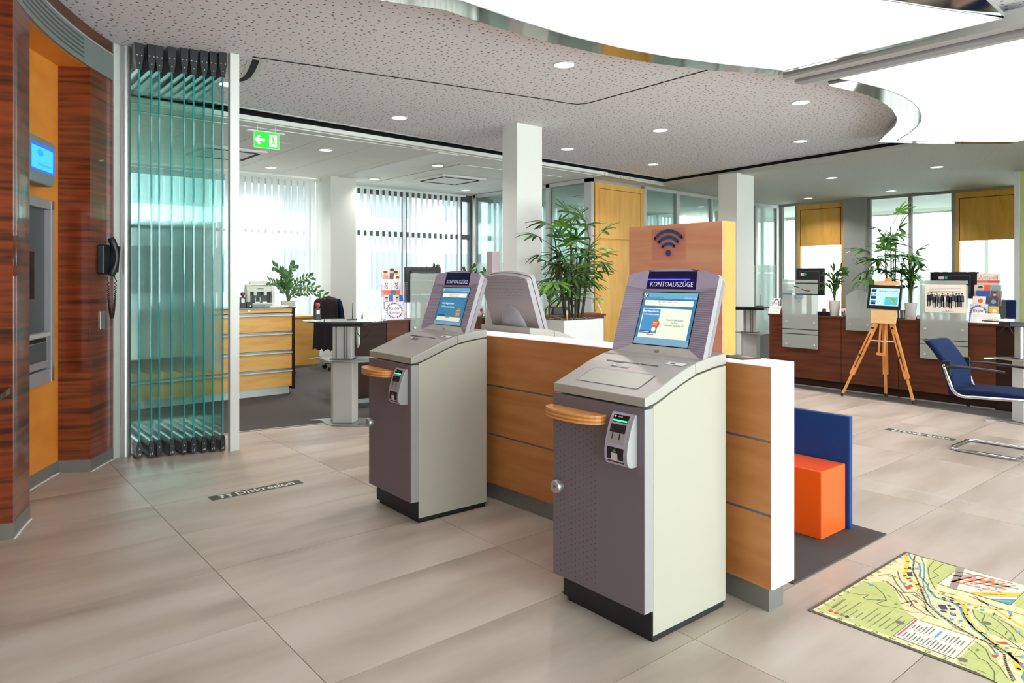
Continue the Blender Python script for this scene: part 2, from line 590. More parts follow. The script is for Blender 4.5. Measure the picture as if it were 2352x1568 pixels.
# thin track line of the sliding glass wall in the ceiling
b = MB()
trk = [P(580, 130, Z=ZC), P(1000, 190, Z=ZC), P(1260, 229, Z=ZC), P(1300, 236, Z=ZC), P(1325, 239, Z=ZC), P(1348, 237, Z=ZC), P(1400, 223, Z=ZC), P(1625, 160, Z=ZC), Vector((5.02, .5, ZC)), Vector((5.0, -3, ZC))]
for p, q in zip(trk, trk[1:]):
    b.bar(p - Vector((0, 0, .001)), q - Vector((0, 0, .001)), .016, .006, 'slot_black')
br = [P(x, y, Z=ZC) for x, y in ((588, 137), (583, 150), (577, 163), (568, 176), (556, 183), (540, 186))]
for p, q in zip(br, br[1:]):
    b.bar(p - Vector((0, 0, .001)), q - Vector((0, 0, .001)), .055, .006, 'slot_black')
    b.bar(p, q, .12, .004, 'fascia_white')
struct(b.build('trim_7'))

# ---- the curved rosewood wall with niches (concave, centre of the hall)
CW, RW = Vector((4.99, 3.16)), 4.83


def cpt(a, r, z):
    return Vector((CW.x + r * math.cos(R(a)), CW.y + r * math.sin(R(a)), z))


def arcblock(b, a0, a1, r0, r1, z0, z1, mm, n=8):
    A = [a0 + (a1 - a0) * i / n for i in range(n + 1)]
    pts = [cpt(a, r0, 0)[:2] for a in A] + [cpt(a, r1, 0)[:2] for a in reversed(A)]
    return b.prism(pts, z0, z1, mm)


wl = sroot('wall_left')
PIERS = ((163.75, 159.9), (148.04, 143.97), (179.5, 176.0))
for a0, a1 in PIERS:
    arcblock(MB(), a0, a1, RW, RW + .35, .085, 2.84, 'rosewood').build('wood_panel', wl)
    arcblock(MB(), a0, a1, RW - .003, RW + .35, 0, .085, 'plinth').build('plinth', wl)
for a0, a1 in ((159.9, 148.04), (176., 163.75)):
    arcblock(MB(), a0, a1, RW + .21, RW + .35, .085, 2.84, 'niche_orange', 12).build('niche_back', wl)
    arcblock(MB(), a0, a1, RW + .207, RW + .35, 0, .085, 'plinth', 12).build('plinth', wl)
    arcblock(MB(), a0, a1, RW + .02, RW + .35, 2.838, 2.86, 'niche_orange', 12).build('soffit', wl)
for a0, a1, r_ in [(p_[0], p_[1], RW) for p_ in PIERS] + [(159.9, 148.04, RW + .207), (176., 163.75, RW + .207)]:
    arcblock(MB(), a0, a1, r_ - .012, r_, 0, .004, 'paper', 10).build('sealant_line', wl)
arcblock(MB(), 182, 143.97, RW, RW + .35, 3.03, 3.13, 'rosewood_band', 40).build('wood_band', wl)
arcblock(MB(), 182, 143.97, RW - .002, RW + .34, 2.84, 3.03, 'grille_grey', 40).build('metal_band', wl)
b = MB(); arcblock(b, 182, 143.97, RW - .008, RW + .1, 3.024, 3.034, 'alu_soft', 40); b.build('band_edge', wl)
for k in range(5):
    arcblock(MB(), 161.5, 149.2, RW - .003, RW + .01, 2.872 + k * .03, 2.885 + k * .03, 'lead_grey', 24).build('vent_slot', wl)
# white frame and the half round jamb next to it
p0 = cpt(143.97, RW, 0)
struct(MB().prism([(1.091, 5.996), (1.150, 6.046), (1.10, 6.14), (1.03, 6.08)], 0, ZC, 'steel_white').build('trim_8'))
q = P(288, 1047, Z=0)
struct(MB().lathe([(.036, 0), (.036, ZC)], 'alu', 20, (q.x, q.y, 0)).build('trim_9', smooth=50))
# ---- outer walls that close the place
struct(MB().box(-2.7, -2.6, -3.6, 7.0, 0, 3.2, 'wall_white').build('wall_west'))
b = MB()
b.box(-2.7, -2.2, -3.7, -3.6, 0, 3.2, 'wall_white'); b.box(11.2, 15.6, -3.7, -3.6, 0, 3.2, 'wall_white'); b.box(-2.2, 11.2, -3.7, -3.6, 2.85, 3.2, 'wall_white')
struct(b.build('wall_front'))
w_ = sroot('window_1')  # unseen glass front, added behind the camera to let daylight in
MB().box(-2.2, 11.2, -3.66, -3.65, .0, 2.85, 'glass').build('pane', w_)
for x in (-2.17, -.4, 1.4, 3.2, 5., 6.8, 9.0, 11.17):
    MB().box(x - .03, x + .03, -3.7, -3.6, 0, 2.85, 'alu').build('mullion', w_)
struct(MB().box(-2.7, -2.6, 7.0, 12, 0, 3.2, 'wall_white').build('wall_west_office'))
struct(MB().box(15.6, 19.2, -3.7, -3.6, 0, 3.2, 'wall_white').build('wall_front_office'))

# ---- columns
struct(MB().box(5.20, 5.585, 6.185, 6.455, 0, ZC + .02, 'column_white').build('column', bevel=.006))
struct(MB().box(10.11, 10.60, 6.50, 6.85, 0, ZO + .02, 'column_white').build('column', bevel=.006))
struct(MB().box(5.16, 5.62, 10.92, 11.5, 0, ZO + .02, 'column_white').build('column', bevel=.006))

# ---- window front of the office (y = 11.5 ... 11.8) with frames, panes and vertical blinds
YW = 11.9


def window(n, x0, x1, mull, transom, fm='lead_grey', y=YW):
    r = sroot('window_%d' % n)
    MB().box(x0, x1, y + .01, y + .022, .1, ZO, 'glass').build('pane', r)
    for x in [x0, *mull, x1]:
        MB().box(x - .035, x + .035, y - .03, y + .06, 0, ZO, fm).build('mullion', r)
    for z, h in transom:
        MB().box(x0, x1, y - .02, y + .05, z, z + h, fm).build('transom', r)
    return r


window(2, -2.6, 5.2, [-.6, 1.4, 3.4], [(0, .1), (2.93, .1), (2.1, .05)], 'alu_soft')
window(3, 5.6, 8.72, [P(929, 500, Y=YW).x, P(1056, 500, Y=YW).x], [(0, .1), (2.9, .13), (2.12, .1)])
window(4, 8.78, 15.6, [10.6, 12.4, 14.1], [(0, .1), (2.93, .1)], 'alu_soft')


def blind(label, x0, x1, y, step, width, ang, z0=.03, z1=2.96, axis='x', seed=1):
    t = thing('vertical_blind', label, 'blind', (x0, y, 0) if axis == 'x' else (y, x0, 0), 0 if axis == 'x' else R(90), 'vertical blinds at the windows')
    L_ = x1 - x0
    MB().box(0, L_, -.02, .02, z1, z1 + .04, 'white_paint').build('headrail', t)
    rnd = random.Random(seed); me = None
    for k in range(int(L_ / step)):
        if me is None:
            s_ = MB().add([(-width / 2, .012, z0), (0, 0, z0), (width / 2, .012, z0), (-width / 2, .012, z1), (0, 0, z1), (width / 2, .012, z1)], [(0, 1, 4, 3), (1, 2, 5, 4)], 'blind').build('slat', t)
            me = s_.data
        else:
            s_ = bpy.data.objects.new('slat', me); COL.objects.link(s_); s_.parent = t
        s_.location = (step * (k + .5), 0, 0); s_.rotation_euler = (0, 0, R(ang + rnd.uniform(-3, 3)))
    return t


blind('closed white vertical blind left of the office column, behind the cash counting machine', 1.0, 5.2, 11.35, .108, .120, 26)
blind('half open white vertical blind right of the office column', 5.66, 8.40, 11.62, .127, .09, 18, seed=2)
blind('white vertical blind in the room behind the glass partition', 8.9, 15.4, 11.55, .14, .14, 16, seed=3)

# ---- glass partition of the room behind (x = 8.72)
def gl_partition(name, panes, posts, z_top, frost_z, loc, rotz):
    """panes: (x0,x1); posts: (x0,x1) in local x, facing local -y"""
    r = sroot(name, loc, rotz)
    for x0, x1 in panes:
        MB().box(x0, x1, .03, .04, .06, z_top - .06, 'glass').build('pane', r)
        f = MB().box(x0, x1, .027, .029, .06, frost_z - .19, 'frost')
        f.box(x0, x1, .027, .029, frost_z - .17, frost_z, 'frost')
        f.build('frosted_film', r)
    for x0, x1 in posts:
        MB().box(x0, x1, 0, .07, 0, z_top, 'alu_soft').build('post', r)
    xs = [x for p in panes + posts for x in p]
    MB().box(min(xs), max(xs), 0, .07, z_top - .06, z_top, 'alu_soft').build('top_rail', r)
    MB().box(min(xs), max(xs), 0, .07, 0, .07, 'alu_soft').build('bottom_rail', r)
    return r


# facing -x: local x -> world -y, local y -> world +x
gl_partition('wall_glass', [(.06, 1.05), (1.15, 2.2), (2.3, 3.2)], [(-.02, .06), (1.05, 1.15), (2.2, 2.3), (3.18, 3.34)], ZO, 1.62, (8.68, 11.72, 0), R(-90))
pr = math.atan2(8.96 - 8.36, 15.7 - 8.67)
gp = gl_partition('wall_rooms', [(1.60, 2.62), (2.72, 3.94), (4.0, 5.02), (5.12, 5.90), (5.98, 6.95)], [(1.53, 1.60), (2.62, 2.72), (3.94, 4.0), (5.02, 5.12), (5.9, 5.98), (6.95, 7.05)], ZO, 1.62, (8.67, 8.36, 0), pr)
MB().box(.10, 1.53, .0, .06, 2.02, ZO - .06, 'maple_bright').build('wood_panel', gp)
MB().box(.10, .22, .0, .06, 0, 2.02, 'maple_bright').build('wood_panel', gp)
MB().box(1.42, 1.53, .0, .06, 0, 2.02, 'maple_bright').build('wood_panel', gp)
for x in (.215, 1.41):
    MB().box(x, x + .008, -.003, .01, 2.02, ZO - .16, 'counter_wood').build('joint', gp)
MB().box(.215, 1.418, -.003, .01, ZO - .16, ZO - .152, 'counter_wood').build('joint', gp)
dr = sroot('door_1', (8.67, 8.36, 0), pr)
MB().box(.22, 1.42, .045, .085, .01, 2.02, 'maple_bright').build('door_leaf', dr)
MB().tube([(1.30, .04, 1.05), (1.30, -.01, 1.05), (1.18, -.01, 1.05)], .01, 'alu', 8).build('handle', dr)

# ---- rear wall on the right (x = 15.4): glazing, maple door surrounds, a grey pier
XB = 15.4


def yb(px):
    return P(px, 600, X=XB).y


rb = sroot('wall_back', (XB, 0, 0), R(-90))      # local x = -world y, local y = +world x


def seg(px0, px1):
    return -yb(px0), -yb(px1)


zt = ZO
for i, (p0_, p1_) in enumerate(((1797, 1826), (1999, 2086), (2093, 2185))):
    x0, x1 = seg(p0_, p1_)
    MB().box(x0, x1, .03, .04, .06, zt - .06, 'glass').build('pane', rb)
    f = MB().box(x0, x1, .02, .022, .06, 1.30, 'frost'); f.build('frosted_film', rb)
for p0_, p1_ in ((1789, 1797), (1826, 1832), (1992, 1999), (2086, 2093), (2185, 2195)):
    x0, x1 = seg(p0_, p1_)
    MB().box(x0, x1, 0, .08, 0, zt, 'pier_grey').build('post', rb)
x0, x1 = seg(1943, 1992)
MB().box(x0, x1, -.12, .12, 0, zt, 'pier_grey').build('grey_pier', rb)
for p0_, p1_, pa, pb in ((1832, 1943, 1838, 1932), (2195, 2334, 2203, 2330)):
    x0, x1 = seg(p0_, p1_); a0, a1 = seg(pa, pb)
    MB().box(x0, x1, 0, .07, 2.05, zt - .05, 'maple_bright').build('wood_panel', rb)
    MB().box(x0, a0, 0, .07, 0, 2.05, 'maple_bright').build('wood_panel', rb)
    MB().box(a1, x1, 0, .07, 0, 2.05, 'maple_bright').build('wood_panel', rb)
    for a, b_ in ((a0, a0 + .012), (a1 - .012, a1)):
        MB().box(a, b_, -.003, .01, 2.05, zt - .17, 'counter_wood').build('joint', rb)
    MB().box(a0, a1, -.003, .01, zt - .17, zt - .158, 'counter_wood').build('joint', rb)
x0, x1 = seg(1789, 2334)
MB().box(x0, x1, -.01, .08, zt - .05, zt, 'pier_grey').build('top_rail', rb)
# room behind it: white back wall with windows
struct(MB().box(15.62, 19.1, 10.6, 10.68, 0, ZO, 'wall_white').build('wall_side'))
bw = MB()
bw.box(19.0, 19.1, -3.6, 12, 0, .1, 'wall_white'); bw.box(19.0, 19.1, -3.6, 12, 2.95, ZO + .05, 'wall_white')
for y in (-3.4, -.5, 2.6, 5.6, 8.6):
    bw.box(19.0, 19.1, y, y + .12, .1, 2.95, 'wall_white')
struct(bw.build('wall_east'))
w5 = sroot('window_5')
MB().box(19.04, 19.05, -3.4, 11, .1, 2.95, 'glass').build('pane', w5)
blind('white vertical blind seen through the rear glazing', -.1, 8.8, 18.85, .19, .12, 16, axis='y', seed=5, z0=.1, z1=2.9)
# white post and the yellow green wall at the right edge
a = P(2331, 600, X=13.4); c = P(2343, 600, X=13.4)
struct(MB().box(13.36, 13.5, c.y, a.y, 0, ZO, 'steel_white').build('post'))
struct(MB().box(13.4, 13.48, -3.6, c.y, 0, ZO, 'yellow_green').build('wall_right'))
# exterior seen between the slats
struct(MB().box(-40, 60, 12.6, 60, -.3, -.15, 'ground_out').build('ground_outside'))
b = MB(); b.box(-14, 34, 27, 30, -.2, 7.5, 'exterior_grey')
hs = tag(b.build('office_block'), 'pale grey building across the street behind the blinds', 'building')
for i in range(12):
    for z in (.8, 3.9):
        MB().box(-12 + 3.8 * i, -10 + 3.8 * i, 26.94, 27.02, z, z + 1.6, 'exterior_dark').build('window', hs)
# ================================================================== luminous ceiling panels
ZP, ZR = 2.985, 2.997


def light_panel(name, label, pts, offs, wide=.22):
    """pts: bottom outline (x,y); offs: 1 where the polished rim is wide, 0 where it is only a thin edge"""
    t = thing(name, label, 'ceiling light')
    pts = [Vector(p[:2]) for p in pts]; n = len(pts)
    area = sum(pts[i].x * pts[(i + 1) % n].y - pts[(i + 1) % n].x * pts[i].y for i in range(n))
    sg = 1 if area > 0 else -1
    outer = []
    for i in range(n):
        a, b_ = pts[i - 1], pts[(i + 1) % n]
        d = (b_ - a).normalized(); nn = Vector((d.y, -d.x)) * sg
        outer.append(pts[i] + nn * (wide if offs[i] else .03))
    MB().add([(p.x, p.y, ZP) for p in pts], [tuple(range(n))], 'lamp_white').build('diffuser', t)
    r = MB()
    r.add([(p.x, p.y, ZP) for p in pts] + [(p.x, p.y, ZR) for p in outer], [(i, (i + 1) % n, n + (i + 1) % n, n + i) for i in range(n)], 'mirror')
    r.add([(p.x, p.y, ZR) for p in outer] + [(p.x, p.y, ZR + .03) for p in outer], [(i, (i + 1) % n, n + (i + 1) % n, n + i) for i in range(n)], 'alu')
    r.build('polished_rim', t, smooth=40)
    e = MB()
    e.tube([(p.x, p.y, ZP) for p in pts], .006, 'alu', 6, True)
    e.build('edge_profile', t)
    MB().add([(p.x, p.y, ZR + .03) for p in outer], [tuple(range(n))], 'steel_white').build('tray', t)
    return t


fz = dict(Z=ZP)
far1 = [P(x, y, **fz) for x, y in ((1804, 161), (1670, 147), (1540, 130), (1420, 108), (1300, 79), (1180, 42), (1060, 0))]
near1 = [P(2038, 0, **fz), P(2170, 21, **fz), P(2300, 43, **fz)]
left1 = [Vector((1.75, 3.58)), Vector((1.0, 3.62)), Vector((.3, 3.5)), Vector((.9, 3.12)), Vector((1.9, 2.72)), Vector((2.9, 2.36)), Vector((3.7, 2.08))]
light_panel('ceiling_light_panel', 'glowing crescent ceiling panel nearest the viewer, above the kiosks', far1 + left1 + near1, [1] * (len(far1) + len(left1) + 2) + [0])
cur2 = [P(x, y, **fz) for x, y in ((1900, 174), (1960, 186), (2019, 200), (2050, 210), (2077, 222), (2098, 236), (2110, 249), (2117, 266), (2115, 278), (2108, 289), (2089, 305), (2060, 323), (2150, 324), (2250, 325), (2337, 325), (2352, 321))]
cl2 = [Vector((10.35, 2.2)), Vector((9.9, 1.6)), Vector((8.6, 1.15)), Vector((7.0, 1.1))]
light_panel('ceiling_light_panel', 'glowing ceiling panel with pointed tip at the right, beyond the grey beam', cur2 + cl2 + [P(2352, 70, **fz)], [0] + [1] * (len(cur2) - 1 + len(cl2)) + [0])
bm_ = thing('ceiling_beam', 'grey metal beam crossing between the two glowing ceiling panels', 'beam', (5.35, 0, ZP))
MB().box(.0, .11, 1.3, 3.02, -.012, .09, 'alu_soft').build('profile', bm_)
MB().box(.13, .24, 1.3, 2.99, -.03, .09, 'silver_paint').build('profile', bm_)
MB().box(.26, .36, 1.3, 2.93, -.012, .09, 'alu_soft').build('profile', bm_)

# ================================================================== downlights
dl_mesh = None


def downlight(x, y, z, label, r=.095):
    t = thing('downlight', label, 'downlight', (x, y, z), 0, 'recessed round downlights')
    MB().lathe([(r * .84, -.003), (r * .88, -.008), (r, -.009), (r, .006)], 'steel_white', 28).build('ring', t, smooth=40)
    MB().lathe([(.0, -.0015), (r * .4, -.0015), (r * .86, -.0035)], 'down_glow', 24).build('reflector', t)
    l = bpy.data.lights.new('lamp', 'AREA'); l.shape = 'DISK'; l.size = r * 1.5; l.energy = SPOT_W; l.color = (1, .97, .92); l.spread = R(130)
    lo = bpy.data.objects.new('lamp', l); COL.objects.link(lo); lo.parent = t; lo.location = (0, 0, -.012)
    return t


for (px, py), z, lab in (
    ((1296, 148), ZC, 'downlight in the perforated ceiling left of the glowing panel, the largest one seen'),
    ((917, 270), ZC, 'downlight left of the white square column, beside the dark ceiling slot'),
    ((1516, 299), ZC, 'middle downlight between the thin ceiling line and the ceiling corner'),
    ((1839, 235), ZC, 'downlight just below the tip of the crescent light panel'),
    ((1303, 342), ZC, 'downlight directly right of the top of the white square column'),
    ((1500, 377), ZC, 'small downlight close to the inner corner of the dark ceiling slot'),
    ((1838, 324), ZC, 'downlight left of the curved mirror rim of the right light panel'),
    ((1910, 408), ZO, 'downlight over the counter area, left of the two beyond the slot'),
    ((2152, 383), ZO, 'downlight over the counter area nearest the right picture edge'),
    ((2046, 438), ZO, 'small downlight in front of the two tall rear panes'),
    ((1856, 455), ZO, 'small downlight in front of the maple panel beside the rear corner'),
    ((748, 344), ZO, 'office downlight right of the green exit sign'),
    ((622, 384), ZO, 'office downlight below the exit sign, near the closed blind'),
    ((860, 411), ZO, 'office downlight right of the office column'),
    ((1005, 380), ZO, 'office downlight above the square air vent'),
    ((1070, 436), ZO, 'far office downlight beside the glass partition'),
    ((525, 193), ZC, 'downlight seen through the last pane of the folded glass wall'),
):
    p = P(px, py, Z=z)
    downlight(p.x, p.y, z, lab)

# ================================================================== exit sign, air cassettes
p = P(612, 306, Y=7.78)
ex = thing('exit_sign', 'lit green exit sign with white arrow hanging from the office ceiling', 'exit sign', (p.x, 7.78, 0), 0)
zb, zt_, hw = P(612, 340, Y=7.78).z, P(612, 305, Y=7.78).z, .137
MB().box(-hw - .006, hw + .006, -.006, .006, zb - .006, zt_ + .004, 'steel_white').build('panel', ex)
MB().box(-.22, .2, -.03, .03, zt_ + .0, zt_ + .012, 'steel_white').build('mount', ex)
for x in (-.1, .1):
    MB().tube([(x, 0, zt_ + .01), (x, 0, ZO)], .006, 'steel_white', 8).build('hanger', ex)
d = Decal((0, -.0065, 0), emit=.75)
d.rect(-hw, zb, hw, zt_, '#18d028').up()
zm, hh = (zb + zt_) / 2, (zt_ - zb)
d.rect(.03, zb + .02, hw - .022, zt_ - .02, '#ffffff')
d.poly([(-hw + .006, zm), (-.085, zm + .055), (-.065, zm + .04), (-.088, zm + .014), (-.02, zm + .014), (-.02, zm - .014), (-.088, zm - .014), (-.065, zm - .04), (-.085, zm - .055)], '#ffffff').up()
d.circ(.072, zm + .04, .011, '#18d028', 10)
d.line([(.07, zm + .025), (.075, zm - .005), (.055, zm - .045)], .012, '#18d028').line([(.075, zm - .005), (.09, zm - .022), (.105, zm - .05)], .012, '#18d028').line([(.05, zm + .005), (.07, zm + .022), (.092, zm + .005)], .009, '#18d028')
d.build('sign_face', ex)


def cassette(x, y, label):
    t = thing('air_cassette', label, 'air vent', (x, y, ZO), 0)
    MB().box(-.45, .45, -.45, .45, -.036, -.0005, 'white_paint').build('panel', t, bevel=.01)
    for k in range(4):
        MB().box(-.34, .34, -.39, -.34, -.040, -.03, 'slot_black').build('air_slot', t, rot=(0, 0, R(90 * k)))
    MB().box(-.27, .27, -.27, .27, -.042, -.03, 'ceil_tile').build('grille', t, bevel=.004)
    return t


cassette(6.9, 10.0, 'square white air vent in the office ceiling near the window')
cassette(3.05, 9.75, 'square white air vent below the exit sign, half hidden by the folded glass')

# ================================================================== folded glass wall
feet = ((320, 1053.6, 'r9'), (348, 1051, 'r4'), (366, 1048.8, ''), (395, 1047, 'r2'), (423.5, 1044.6, 'r6'), (445, 1042.3, 'r3'), (469, 1040, 'r8'), (490, 1038, 'r5'), (512, 1037, 'r1'))
ords = ('leftmost', 'second', 'third', 'fourth', 'fifth', 'sixth', 'seventh', 'eighth', 'rightmost')
for (px, py, tx), w_ in zip(feet, ords):
    p = P(px, py, Z=0)
    lab = w_ + (' glass panel of the folded wall, ' + ('next to the round jamb' if w_ == 'leftmost' else 'next to the flat aluminium post') if w_ in ('leftmost', 'rightmost') else ' glass panel of the folded wall counted from the round jamb')
    t = thing('sliding_glass_door', lab, 'glass panel', (p.x, p.y, 0), 0, 'folded sliding glass panels')
    MB().box(-.005, .005, .012, .90, .11, 2.96, 'glass_stack').build('pane', t)
    MB().box(-.0055, .0055, .0, .012, .11, 2.96, 'glass_edge').build('glass_edge', t)
    MB().box(-.0062, -.0056, .02, .89, .62, 1.80, 'frost_stack').build('frosted_film', t)
    MB().prism([(-.017, .012), (.017, .012), (.017, .085), (.008, .125), (-.008, .125), (-.017, .085)], .012, .90, 'alu', 'y').build('bottom_rail', t)
    e = MB().prism([(-.018, .008), (.018, .008), (.018, .088), (.009, .13), (-.009, .13), (-.018, .088)], -.004, .012, 'black_plastic', 'y')
    e.lathe([(.0035, -.0055), (.0035, -.003)], 'alu', 8, (0, 0, .075), 'y')
    c = e.build('end_cap', t)
    if tx:
        Decal((0, -.0045, 0)).text(tx, 0, .03, .024, '#d8d8d8').build('marking', c)
    MB().prism([(-.027, ZC), (.027, ZC), (.025, 3.02), (.014, 2.93), (-.014, 2.93), (-.025, 3.02)], .012, .90, 'alu', 'y').build('top_rail', t)
    e = MB().prism([(-.028, ZC), (.028, ZC), (.027, 3.02), (.015, 2.925), (-.015, 2.925), (-.027, 3.02)], -.004, .012, 'black_plastic', 'y')
    for bx, bz in ((-.016, 3.03), (.016, 3.03), (0, 2.97)):
        e.lathe([(.0045, -.0065), (.0045, -.003)], 'alu', 8, (bx, 0, bz), 'y')
    e.build('end_cap', t)
p = P(539, 1035, Z=0)
struct(MB().box(p.x - .035, p.x + .035, p.y, p.y + .05, 0, ZC, 'steel_white').build('trim_10'))

# ================================================================== the niche: sign, cash machine
NO, ND, NN = Vector((.722, 5.858)), Vector((.426, .905)), Vector((.905, -.426))
NROT = math.atan2(.905, .426)


def niche(px, py, off=.03):
    """photo pixel -> local (x, z) on the niche's back wall"""
    r = RXv * ((px - CXP) / FPX) + DXv
    o = NO + NN * off
    t = o.dot(NN) / r.dot(NN)
    q = r * t
    return (q - o).dot(ND), CAM_H + (CYP - py) / FPX * t


x1, za = niche(127, 330, .10)
zb1 = niche(127, 432, .10)[1]; zt1 = niche(127, 331, .10)[1]
NL = (NO.x + NN.x * .0, NO.y + NN.y * .0, 0)
sg = thing('screen_sign', 'blue lit display in a rounded grey housing high in the orange niche', 'display', NL, NROT)
L0 = x1 - .42
MB().prism([(L0, zb1 + .03), (L0 + .03, zb1), (x1 - .03, zb1), (x1, zb1 + .03), (x1, zt1), (L0, zt1)], -.10, -.0, 'grille_grey', 'y').build('housing', sg, bevel=.012)
zs0, zs1 = niche(125, 405, .1)[1], niche(125, 345, .1)[1]
d = Decal((0, -.101, 0), emit=.55)
d.rect(L0 + .025, zs0, x1 - .012, zs1, '#1c5cff').up()
d.rect(L0 + .035, zs0 + .012, x1 - .045, zs1 - .02, '#3aa4f4').up()
zmid = (zs0 + zs1) / 2
d.circ(L0 + .17, zmid + .03, .05, '#2088ee', 14, .022).rect(L0 + .13, zmid - .05, x1 - .08, zmid - .035, '#2a90ee')
d.build('display', sg)
at = thing('cash_machine', 'grey cash machine set into the orange niche wall', 'cash machine', NL, NROT)
xr = niche(125, 600, .05)[0]; zb2, zt2 = niche(125, 873, .05)[1], niche(125, 463, .05)[1]
xl = xr - .78
b = MB(); b.box(xl, xr, -.05, -.0, zb2, zb2 + .09, 'silver_paint'); b.box(xl, xr, -.05, 0, zt2 - .06, zt2, 'silver_paint'); b.box(xr - .06, xr, -.05, 0, zb2, zt2, 'silver_paint'); b.box(xl, xl + .06, -.05, 0, zb2, zt2, 'silver_paint')
b.build('frame', at)
MB().box(xr - .062, xr - .052, -.054, -.048, zb2, zt2, 'alu_soft').build('frame_edge', at)
MB().box(xl + .06, xr - .06, -.012, -.002, zb2 + .09, zt2 - .06, 'lead_grey').build('back_panel', at)
zc_ = niche(110, 760)[1]
MB().box(xl + .1, xr - .10, -.046, -.01, zb2 + .1, zc_ - .03, 'silver_paint').build('console', at, bevel=.006)
MB().box(xl + .09, xr - .075, -.06, -.005, zc_ - .03, zc_, 'alu_soft').build('ledge', at, bevel=.008)
MB().box(xl + .2, xr - .135, -.050, -.044, zb2 + .15, zb2 + .27, 'lead_grey').build('cash_tray', at)
MB().box(xl + .2, xr - .15, -.0505, -.044, zb2 + .275, zb2 + .30, 'black').build('slot', at)
MB().box(xl + .16, xr - .25, -.02, -.008, zc_ + .22, zc_ + .52, 'screen_black').build('screen', at)
wt = thing('writing_ledge', 'dark glossy ledge at the far left edge', 'ledge', (0, 0, 0))
b = MB(); arcblock(b, 175.9, 163.8, RW + .005, RW + .208, .765, .795, 'black_gloss'); b.build('top', wt)
b = MB(); arcblock(b, 175.5, 164.2, RW + .15, RW + .208, .70, .765, 'alu_dark', 6); b.build('rail', wt)

# ---- wall telephone with coiled cord, junction plate
def on_wall(a, r=RW):
    q = cpt(a, r, 0)
    return (q.x, q.y, 0), R(a - 90)


lo, ro = on_wall(145.75)
ph = thing('wall_telephone', 'black wall telephone with coiled cord on the rosewood pier', 'telephone', lo, ro)
MB().box(-.10, .10, -.055, -.001, 1.385, 1.60, 'black_plastic').build('body', ph, bevel=.012)
MB().prism([(-.07, 1.40), (-.085, 1.59), (-.055, 1.60), (-.05, 1.40)], .0, .09, 'black', 'x').build('keypad_block', ph, bevel=.004)
hp = []
for i in range(13):
    u = i / 12; z = 1.375 + .27 * u
    hp.append((-.065, -.085 - .038 * math.sin(math.pi * u), z))
MB().tube(hp, [.022, .025, .024, .02, .017, .016, .016, .016, .017, .02, .024, .025, .021], 'black_plastic', 10).build('handset', ph, smooth=50)
MB().box(-.012, .012, -.092, -.086, 1.535, 1.556, 'paper').build('label_plate', ph)
cd = []
for i in range(420):
    u = i / 419
    zz = 1.375 - .31 * math.sin(math.pi * u) ** .55
    xx = -.055 + .12 * u
    cd.append((xx + .007 * math.cos(i * 1.1), -.06 + .007 * math.sin(i * 1.1), zz))
MB().tube(cd, .0032, 'black', 5).build('coiled_cord', ph)
lo, ro = on_wall(145.95)
jp = thing('socket_plate', 'small metal cover plate under the telephone', 'plate', lo, ro)
zz = CAM_H - (732 - CYP) * 5.3 / FPX
MB().box(-.035, .035, -.008, -.0005, zz - .065, zz + .065, 'brushed').build('plate', jp, bevel=.002)
for k in range(4):
    MB().lathe([(.003, -.0095), (.003, -.007)], 'black', 8, (-.003 + .003 * (k % 2), 0, zz + .035 - .02 * k), 'y').build('hole', jp)
# ================================================================== statement kiosks
LB = [(0, .883), (.051, .889), (.10, .905), (.153, .925), (.234, .955), (.319, .980), (.437, .998), (.52, 1.004)]
LT = [(.003, .922), (.06, .942), (.115, .962), (.207, .998), (.26, 1.015), (.315, 1.029), (.40, 1.043), (.52, 1.053)]


def lt(y):
    for (a, za), (b_, zb_) in zip(LT, LT[1:]):
        if y <= b_:
            return za + (zb_ - za) * (y - a) / (b_ - a)
    return LT[-1][1]


def lb(y):
    for (a, za), (b_, zb_) in zip(LB, LB[1:]):
        if y <= b_:
            return za + (zb_ - za) * (y - a) / (b_ - a)
    return LB[-1][1]


def HD(a, b_, c):
    return (a, .36 + .326 * b_ + .945 * c, 1.030 + .945 * b_ - .326 * c)


HU, HN = (0, .326, .945), (0, .945, -.326)
W2 = .247


